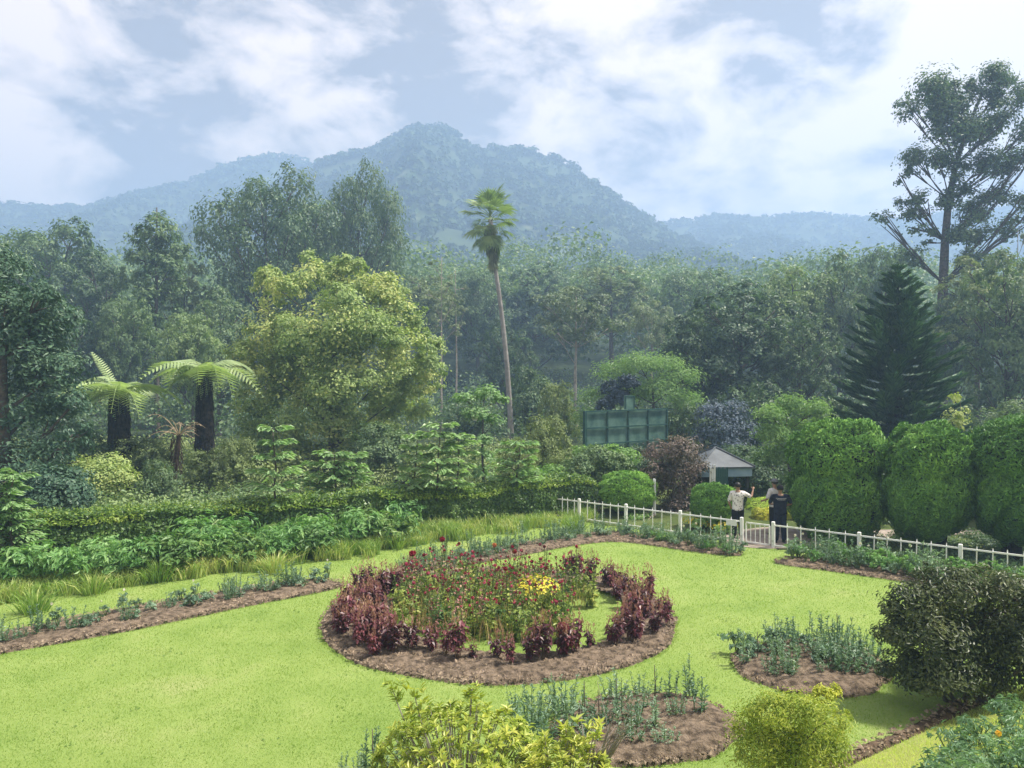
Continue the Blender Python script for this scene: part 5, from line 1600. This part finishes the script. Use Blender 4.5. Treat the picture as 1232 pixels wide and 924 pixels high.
# ------------------------------------------------------------------ white fence and gate
FD = unit(np.array([1.0, -.792])); FANG = math.atan2(FD[1], FD[0])
def fence_pt(px):
    k = (px - CX) / F
    y = 25.75 / (1 + .792 * k)
    return np.array([k * y, y])
def part_mesh(name, fn, mat):
    mb = MB(); fn(mb); return mb.mesh(name, mat)
def picket_fn(mb):
    tube(mb, [(0, 0, .0), (0, 0, .64), (0, 0, .70)], [.014, .014, .008], 8)
POST_ME = part_mesh('post', lambda mb: box(mb, (0, 0, .33), (.085, .085, .78), bev=.012), WHITE)
PICK_ME = part_mesh('picket', picket_fn, WHITE)
def child(name, me, parent, loc, rz=0.0):
    o = bpy.data.objects.new(name, me); COL.objects.link(o); o.parent = parent; o.location = loc; o.rotation_euler = (0, 0, rz); return o
def fence_run(name, label, cat, pxs, npick, lower=True, rail_z=.615):
    p0 = fence_pt(pxs[0])
    t = thing(name, label, cat, (*p0, 0), FANG)
    ds = [float((fence_pt(p) - p0) @ FD) for p in pxs]
    for i, a in enumerate(ds): child('post', POST_ME, t, (a, 0, RD.uniform(-.015, .015))).rotation_euler = (RD.uniform(-.02, .02), RD.uniform(-.02, .02), RD.uniform(-.05, .05))
    for i in range(len(ds) - 1):
        a, b = ds[i], ds[i + 1]
        for z, w in ((rail_z, .038), (.075, .03)) if lower else ((rail_z, .038),):
            mb = MB(); box(mb, ((a + b) / 2, 0, z), (b - a - .086, .03, w)); mb.build('rail', WHITE, t)
        k = npick[i]
        for j in range(k):
            child('picket', PICK_ME, t, (a + (b - a) * (j + 1) / (k + 1) + RD.uniform(-.012, .012), .031, RD.uniform(-.012, .008))).rotation_euler = (0, RD.uniform(-.025, .025), 0)
    return t, ds
t1, ds = fence_run('picket_fence', 'white metal picket fence left of the gate', 'fence', [655, 697, 753, 818.6, 893], [5, 5, 5, 5])
mb = MB(); box(mb, (ds[-1] - .28, -.055, .56), (.30, .025, .17), bev=.006); mb.build('plate', WHITE, t1)
t2, _ = fence_run('picket_fence', 'white metal picket fence from the gate to the right edge', 'fence', [931, 1034.5, 1157, 1295, 1440], [5, 6, 6, 6])
pa, pb = fence_pt(895.5), fence_pt(929)
gl = float((pb - pa) @ FD)
t = thing('garden_gate', 'low white gate with slim bars between the two fence runs', 'gate', (*pa, 0), FANG)
mb = MB(); e0 = .06; e1 = gl - .06
for z in (.07, .60): box(mb, ((e0 + e1) / 2, 0, z), (e1 - e0, .03, .036))
for a in (e0, e1): box(mb, (a, .0, .335), (.034, .034, .49))
mb.build('frame', WHITE, t)
bar = part_mesh('bar', lambda m_: tube(m_, [(0, 0, .09), (0, 0, .585)], [.012, .012], 8), WHITE)
for j in range(4): child('bar', bar, t, (e0 + (e1 - e0) * (j + 1) / 5, 0, 0))
# other white posts seen between the bushes
for px, d, yt, r, lab in ((787.5, 24.9, 576, .05, 'single white post between the small dome bush and the purple bush'), (719, 25.9, 592, .09, 'short white post half hidden left of the small dome bush')):
    mb = MB(); h = Z(yt, d); tube(mb, [(0, 0, -.1), (0, 0, h - .02), (0, 0, h)], [r, r, r * .7], 10)
    tag(mb.build('white_post', WHITE, None, True, (X(px, d), d, 0)), lab, 'post', 'white posts behind the fence')

# ------------------------------------------------------------------ pavilion with grey hip roof
ROOF = plain_mat('grey_roof_sheet', (.05, .06, .072), (.095, .11, .128), 2.5, .6, .4, .004, 30)
FASC = plain_mat('pale_blue_fascia', (.20, .30, .40), (.27, .37, .47), 2, .5)
DARKW = plain_mat('dark_timber', (.012, .014, .018), (.035, .036, .04), 3, .8)
GREENP = plain_mat('dark_green_paint', (.02, .07, .06), (.035, .10, .085), 3, .5)
d = 27.5
t = thing('pavilion', 'small pavilion with grey hip roof and pale blue fascia behind the purple bush', 'pavilion', (X(861, d), d, 0), .12)
xe = 1.05; ze = Z(558, d); za = Z(541, d) + .08; zf = Z(569.5, d)
mb = MB()
V = [(-xe, -xe, ze), (xe, -xe, ze), (xe, xe, ze), (-xe, xe, ze), (0, 0, za), (-xe, -xe, ze - .05), (xe, -xe, ze - .05), (xe, xe, ze - .05), (-xe, xe, ze - .05)]
mb.add(V, [[0, 1, 4], [1, 2, 4], [2, 3, 4], [3, 0, 4]]); mb.add(V, [[0, 5, 6, 1], [1, 6, 7, 2], [2, 7, 8, 3], [3, 8, 5, 0], [5, 8, 7, 6]])
rf = mb.build('roof', ROOF, t)
for sx, sy in ((-1, -1), (1, -1), (1, 1), (-1, 1)):
    mb = MB(); tube(mb, [(sx * xe, sy * xe, ze + .01), (0, 0, za + .02)], [.035, .035], 6); mb.build('ridge_cap', ROOF, rf)
for q in range(4):
    mb = MB(); a = q * math.pi / 2; c = (math.sin(a) * (xe - .08), -math.cos(a) * (xe - .08), (zf + ze - .05) / 2 - .003)
    box(mb, c, ((xe - .08) * 2 - .05, .03, ze - .056 - zf), rz=a); mb.build('fascia', FASC, t)
for sx in (-1, 1):
    for sy in (-1, 1):
        mb = MB(); box(mb, (sx * (xe - .2), sy * (xe - .2), zf / 2), (.09, .09, zf + .1)); mb.build('post', DARKW, t)
mb = MB(); box(mb, (.1, xe - .3, zf * .5 - .01), (xe * 2 - .7, .05, zf - .02)); mb.build('back_wall', DARKW, t)
t = thing('slat_screen', 'screen of white and dark green upright boards in front of the pavilion', 'screen', (X(855, 26.0), 26.0, 0))
for i in range(9):
    px = 855 + i * 2.5; hh = Z(562 + (2 if i % 2 else 0) - (3 if i == 2 else 0), 26.0)
    low = Z(578 if i > 2 else 590, 26.0)
    gm = i > 2
    mb = MB(); box(mb, (X(px, 26) - X(855, 26), 0, hh / 2), (.062, .025, hh)); mb.build('board', GREENP if gm else WHITE, t)
    if gm and i % 2:
        mb = MB(); box(mb, (X(px, 26) - X(855, 26), -.03, Z(582, 26) * .5), (.03, .02, Z(582, 26))); mb.build('lath', WHITE, t)
mb = MB(); box(mb, (.3, .035, .55), (.75, .03, .06)); mb.build('rail', GREENP, t)

# ------------------------------------------------------------------ green billboard seen from behind the trees
PANEL = plain_mat('weathered_green_panel', (.03, .085, .075), (.12, .21, .17), 1.6, .45, .4, .004, 12, 6)
FRAMEM = plain_mat('green_frame', (.015, .055, .05), (.03, .085, .075), 3, .5)
A = np.array([X(704, 33), 33.0]); B = np.array([X(802, 36.2), 36.2])
ln = float(np.linalg.norm(B - A)); ang = math.atan2(*(B - A)[::-1])
t = thing('billboard', 'large dark green panelled board on posts among the shrubs, with a small box on top', 'billboard', (*A, 0), ang)
z1 = Z(496, 33); z0 = Z(541, 33); hh = z1 - z0
cols = np.linspace(0, ln, 5); rows = [z1, z1 - hh * .42, z1 - hh * .86, z0 - .25]
for i in range(4):
    for j in range(3):
        mb = MB(); box(mb, ((cols[i] + cols[i + 1]) / 2, RD.uniform(0, .012), (rows[j] + rows[j + 1]) / 2), (cols[i + 1] - cols[i] - .02, .03, rows[j] - rows[j + 1] - .02)); mb.build('panel', PANEL, t)
mb = MB(); box(mb, (cols[0] - .04, -.03, (z1 + z0) / 2), (.12, .14, hh + .1)); mb.build('frame_post', FRAMEM, t)
for c in cols[1:]:
    mb = MB(); box(mb, (c, -.045, (z1 + z0) / 2), (.06, .05, hh)); mb.build('frame_post', FRAMEM, t)
for r in rows[:3]:
    mb = MB(); box(mb, (ln / 2, -.075, r - .02 if r < z1 else r + .03), (ln, .06, .06)); mb.build('frame_rail', FRAMEM, t)
for c in (cols[0] + .3, cols[2], cols[4] - .3):
    mb = MB(); tube(mb, [(c, .12, -.1), (c, .12, z1 - .1)], [.07, .07], 8); mb.build('leg', FRAMEM, t)
mb = MB(); xb = ln * .52; zt = Z(476, 34.6); box(mb, (xb, .02, (z1 + .07 + zt) / 2), (.58, .12, zt - z1 - .07), bev=.01); bx_ = mb.build('top_box', PANEL, t)
mb = MB(); box(mb, (xb, -.05, zt - .03), (.62, .03, .05)); box(mb, (xb - .28, -.05, (z1 + zt) / 2 + .03), (.04, .028, zt - z1 - .12)); box(mb, (xb + .28, -.05, (z1 + zt) / 2 + .03), (.04, .028, zt - z1 - .12)); mb.build('box_frame', FRAMEM, bx_)

# ------------------------------------------------------------------ people
SKIN = plain_mat('skin', (.26, .15, .10), (.32, .19, .13), 3, .55)
HAIR = plain_mat('black_hair', (.008, .007, .007), (.02, .018, .017), 30, .5)
NAVY = plain_mat('navy_cloth', (.008, .010, .022), (.018, .022, .042), 12, .85, .1)
BLACKC = plain_mat('black_cloth', (.007, .007, .009), (.016, .016, .02), 12, .85, .1)
GREYC = plain_mat('pale_grey_cloth', (.48, .47, .48), (.62, .60, .60), 10, .85, .1)
CAPM = plain_mat('grey_cap_cloth', (.10, .105, .12), (.17, .175, .19), 20, .85, .1)
SHOE = plain_mat('dark_shoe', (.01, .01, .011), (.03, .03, .03), 10, .5)
PHONE = plain_mat('black_phone', (.006, .006, .007), (.012, .012, .013), 10, .25, .5)
m, tn = new_mat('patterned_shirt')
vo = N(tn, 'ShaderNodeTexVoronoi'); vo.inputs['Scale'].default_value = 15
c_ = N(tn, 'ShaderNodeTexCoord'); tn.links.new(c_.outputs['Object'], vo.inputs['Vector'])
colr = ramp(tn, vo.outputs['Distance'], [(.22, (.06, .055, .065)), (.34, (.62, .58, .57)), (.8, (.72, .69, .68))])
p = N(tn, 'ShaderNodeBsdfPrincipled'); p.inputs['Roughness'].default_value = .85
tn.links.new(colr, p.inputs['Base Color']); tn.links.new(p.outputs[0], N(tn, 'ShaderNodeOutputMaterial').inputs['Surface'])
PATT = m


def skinned(name, nodes, edges, mat, parent, root=0, sub=2):
    me = bpy.data.meshes.new(name)
    me.from_pydata([n_[:3] for n_ in nodes], edges, [])
    o = bpy.data.objects.new(name, me); COL.objects.link(o); o.parent = parent
    sk = o.modifiers.new('skin', 'SKIN'); sk.use_smooth_shade = True
    if not me.skin_vertices: me.skin_vertices.new()
    lay = me.skin_vertices[0].data
    for i, n_ in enumerate(nodes):
        lay[i].radius = (n_[3], n_[4] if len(n_) > 4 else n_[3]); lay[i].use_root = (i == root)
    ss = o.modifiers.new('smooth', 'SUBSURF'); ss.levels = sub; ss.render_levels = sub
    me.materials.append(mat)
    return o


def ellipsoid(mb, c, r, nu=12, nv=8, zmin=-1.0):
    V, Fq = grid(np.linspace(0, 2 * math.pi, nu + 1), np.linspace(math.asin(max(-1, zmin)), math.pi / 2, nv), lambda x, y: x * 0)
    P = np.c_[np.cos(V[:, 0]) * np.cos(V[:, 1]), np.sin(V[:, 0]) * np.cos(V[:, 1]), np.sin(V[:, 1])] * np.asarray(r) + np.asarray(c)
    mb.add(P, Fq)


def person(label, loc, rz, H, arms, shirt, pants, hat=None, broad=1.0, stance=.10, sleeve=.6):
    """one continuous skinned body facing local +y; arms = ((elbow, wrist) for the left and right arm)"""
    k = H / 1.70
    t = thing('person', label, 'person', loc, rz, None, k)
    sw = .185 * broad
    n = [(0, 0, .93, .125, .10), (0, 0, 1.08, .125, .095), (0, .005, 1.24, .145, .10), (0, -.005, 1.38, .13, .085), (0, 0, 1.455, .055, .055), (0, .01, 1.52, .056, .06), (0, .02, 1.60, .078, .092), (0, .015, 1.67, .06, .07)]
    e = [(i, i + 1) for i in range(7)]
    for s_, (el, wr) in ((-1, arms[0]), (1, arms[1])):
        i = len(n)
        el, wr = np.array(el), np.array(wr)
        pd = unit((wr - el)[None])[0]
        palm = wr + pd * .055
        n += [(s_ * sw, 0, 1.385, .055), (*(np.array([s_ * sw, 0, 1.385]) * .45 + el * .55), .043), (*el, .038), (*(el * .5 + wr * .5), .034), (*wr, .024), (*palm, .030, .016)]
        e += [(3, i), (i, i + 1), (i + 1, i + 2), (i + 2, i + 3), (i + 3, i + 4), (i + 4, i + 5)]
        side = unit(np.cross(pd, [0, 1.0, .2])[None])[0]; out = np.cross(side, pd)
        for f, (off, lf) in enumerate(((-.024, .062), (-.008, .075), (.008, .072), (.023, .058))):
            a = len(n); b0 = palm + pd * .02 + side * off
            n += [(*b0, .009), (*(b0 + pd * lf * .55 + out * .012), .0085), (*(b0 + pd * lf * .8 + out * .038), .007)]
            e += [(i + 5, a), (a, a + 1), (a + 1, a + 2)]
        a = len(n); b0 = wr + pd * .03 + side * .03
        n += [(*b0, .011), (*(b0 + side * .028 + pd * .025), .010), (*(b0 + side * .034 + pd * .055), .008)]
        e += [(i + 5, a), (a, a + 1), (a + 1, a + 2)]
    for s_ in (-1, 1):
        i = len(n); hx = s_ * .085; fx = s_ * stance
        n += [(hx, 0, .86, .088), (s_ * (.085 + stance) / 2, .015, .50, .060), (s_ * (.1 + stance) / 2 * 1.0, -.01, .34, .056), (fx, -.015, .09, .038), (fx + s_ * .01, .10, .035, .034)]
        e += [(0, i), (i, i + 1), (i + 1, i + 2), (i + 2, i + 3), (i + 3, i + 4)]
    skinned('body', n, e, SKIN, t, 0)
    # face, ears
    f = MB(); ellipsoid(f, (0, .108, 1.585), (.013, .02, .022)); f.build('nose', SKIN, t, True)
    for s_ in (-1, 1):
        f = MB(); ellipsoid(f, (s_ * .083, .0, 1.59), (.012, .022, .034)); f.build('ear', SKIN, t, True)
        f = MB(); ellipsoid(f, (s_ * .032, .092, 1.61), (.012, .008, .007)); f.build('eye', BLACKC, t, True)
    f = MB(); ellipsoid(f, (0, .096, 1.545), (.024, .008, .006)); f.build('mouth', plain_mat('lips', (.22, .09, .08), (.26, .11, .09), 5) if 'lips' not in bpy.data.materials else bpy.data.materials['lips'], t, True)
    # shirt: torso and sleeves
    n2 = [(0, 0, .82, .185 * broad, .150), (0, 0, 1.04, .185 * broad, .145), (0, .005, 1.22, .205 * broad, .150), (0, -.005, 1.37, .19 * broad, .13), (0, 0, 1.475, .085, .085)]
    e2 = [(i, i + 1) for i in range(4)]
    for s_, (el, wr) in ((-1, arms[0]), (1, arms[1])):
        i = len(n2); el = np.array(el); sh = np.array([s_ * sw, 0, 1.385])
        en = sh + (el - sh) * sleeve / .62 if sleeve <= .62 else el
        n2 += [(*sh, .078), (*((sh + en) / 2), .070), (*en, .066)]
        e2 += [(3, i), (i, i + 1), (i + 1, i + 2)]
    skinned('shirt', n2, e2, shirt, t, 1)
    n3 = [(0, 0, 1.0, .165, .13)]; e3 = []
    for s_ in (-1, 1):
        i = len(n3)
        n3 += [(s_ * .085, 0, .82, .118), (s_ * (.085 + stance) / 2, .012, .48, .092), (s_ * stance, -.01, .20, .078), (s_ * stance, -.012, .05, .074)]
        e3 += [(0, i), (i, i + 1), (i + 1, i + 2), (i + 2, i + 3)]
    skinned('trousers', n3, e3, pants, t, 0)
    for s_ in (-1, 1):
        f = MB(); ellipsoid(f, (s_ * stance + s_ * .008, .045, .03), (.048, .135, .055), 12, 7, -.55); f.build('shoe', SHOE, t, True)
    f = MB(); ellipsoid(f, (0, -.005, 1.615), (.094, .108, .105), 14, 8, -.35); h_ = f.build('hair', HAIR, t, True)
    if hat:
        f = MB(); ellipsoid(f, (0, .0, 1.655), (.104, .118, .085), 14, 7, -.05)
        V = [(math.cos(a) * .10, .02 + math.sin(a) * (.12 + .10 * max(0, math.sin(a)) ** 2), 1.652 - .02 * max(0, math.sin(a))) for a in np.linspace(0, 2 * math.pi, 20, endpoint=False)]
        V2 = [(x, y, z + .012) for x, y, z in V]
        f.add(V + V2, [[i, (i + 1) % 20, 20 + (i + 1) % 20, 20 + i] for i in range(20)])
        f.add(V2, [list(range(20))]); f.add(V, [list(range(19, -1, -1))])
        f.build('cap', hat, t, True)
    return t
d = 21.35
px_ = person('person in a white patterned short sleeved shirt holding up a phone with the right hand', (X(888, d), d, 0), -.25, 1.60,
             (((-.26, .03, 1.10), (-.20, .20, .92)), ((.40, .10, 1.26), (.46, .26, 1.46))), PATT, BLACKC, None, .95)
ph = MB(); box(ph, (0, 0, 0), (.075, .012, .15), bev=.006)
o = ph.build('phone', PHONE); o.rotation_euler = (0, 0, -.3)
wr = Matrix.Translation(px_.location) @ Matrix.Rotation(-.25, 4, 'Z') @ Vector((.46 * 1.6 / 1.7, .36 * 1.6 / 1.7, 1.58 * 1.6 / 1.7))
o.location = wr
tag(o, 'black phone held up in the hand of the person in the patterned shirt', 'phone')
d = 20.75
pm = person('person in navy short sleeved shirt and dark trousers seen from behind at the gate', (X(939, d), d, 0), -.1, 1.60,
            (((-.29, .10, 1.15), (-.12, .28, 1.10)), ((.34, .06, 1.16), (.16, .24, 1.05))), NAVY, NAVY, None, 1.12, .11, .62)
for z, w in ((1.335, .15), (1.30, .12)):                  # pale piping across the back
    mb = MB(); tube(mb, [(x, -.128 + .25 * x * x * 2, z + (.012 if abs(x) > .1 else 0)) for x in np.linspace(-w, w, 9)], .0045, 5); mb.build('piping', GREYC, pm)
f = MB(); ellipsoid(f, (0, -.005, 1.635), (.097, .11, .10), 14, 7, -.1); f.build('dark_cap', BLACKC, pm, True)
d = 21.75
person('person in grey cap and pale shirt standing mostly hidden behind the person in navy', (X(932.5, d), d, 0), .5, 1.63,
       (((-.27, .05, 1.12), (-.20, .25, 1.05)), ((.27, .05, 1.12), (.2, .25, 1.0))), GREYC, BLACKC, CAPM, 1.0)
# ------------------------------------------------------------------ haze: one closed box of even air round everything
hz, t = new_mat('hazy_air')
pv = N(t, 'ShaderNodeVolumePrincipled')
pv.inputs['Color'].default_value = (.43, .625, .94, 1)
pv.inputs['Density'].default_value = HAZE
pv.inputs['Anisotropy'].default_value = .2
t.links.new(pv.outputs[0], N(t, 'ShaderNodeOutputMaterial').inputs['Volume'])
hb = MB()
box(hb, (0, 440, 103), (2300, 1200, 216))
ho = hb.build('haze', hz)
ho['kind'] = 'stuff'
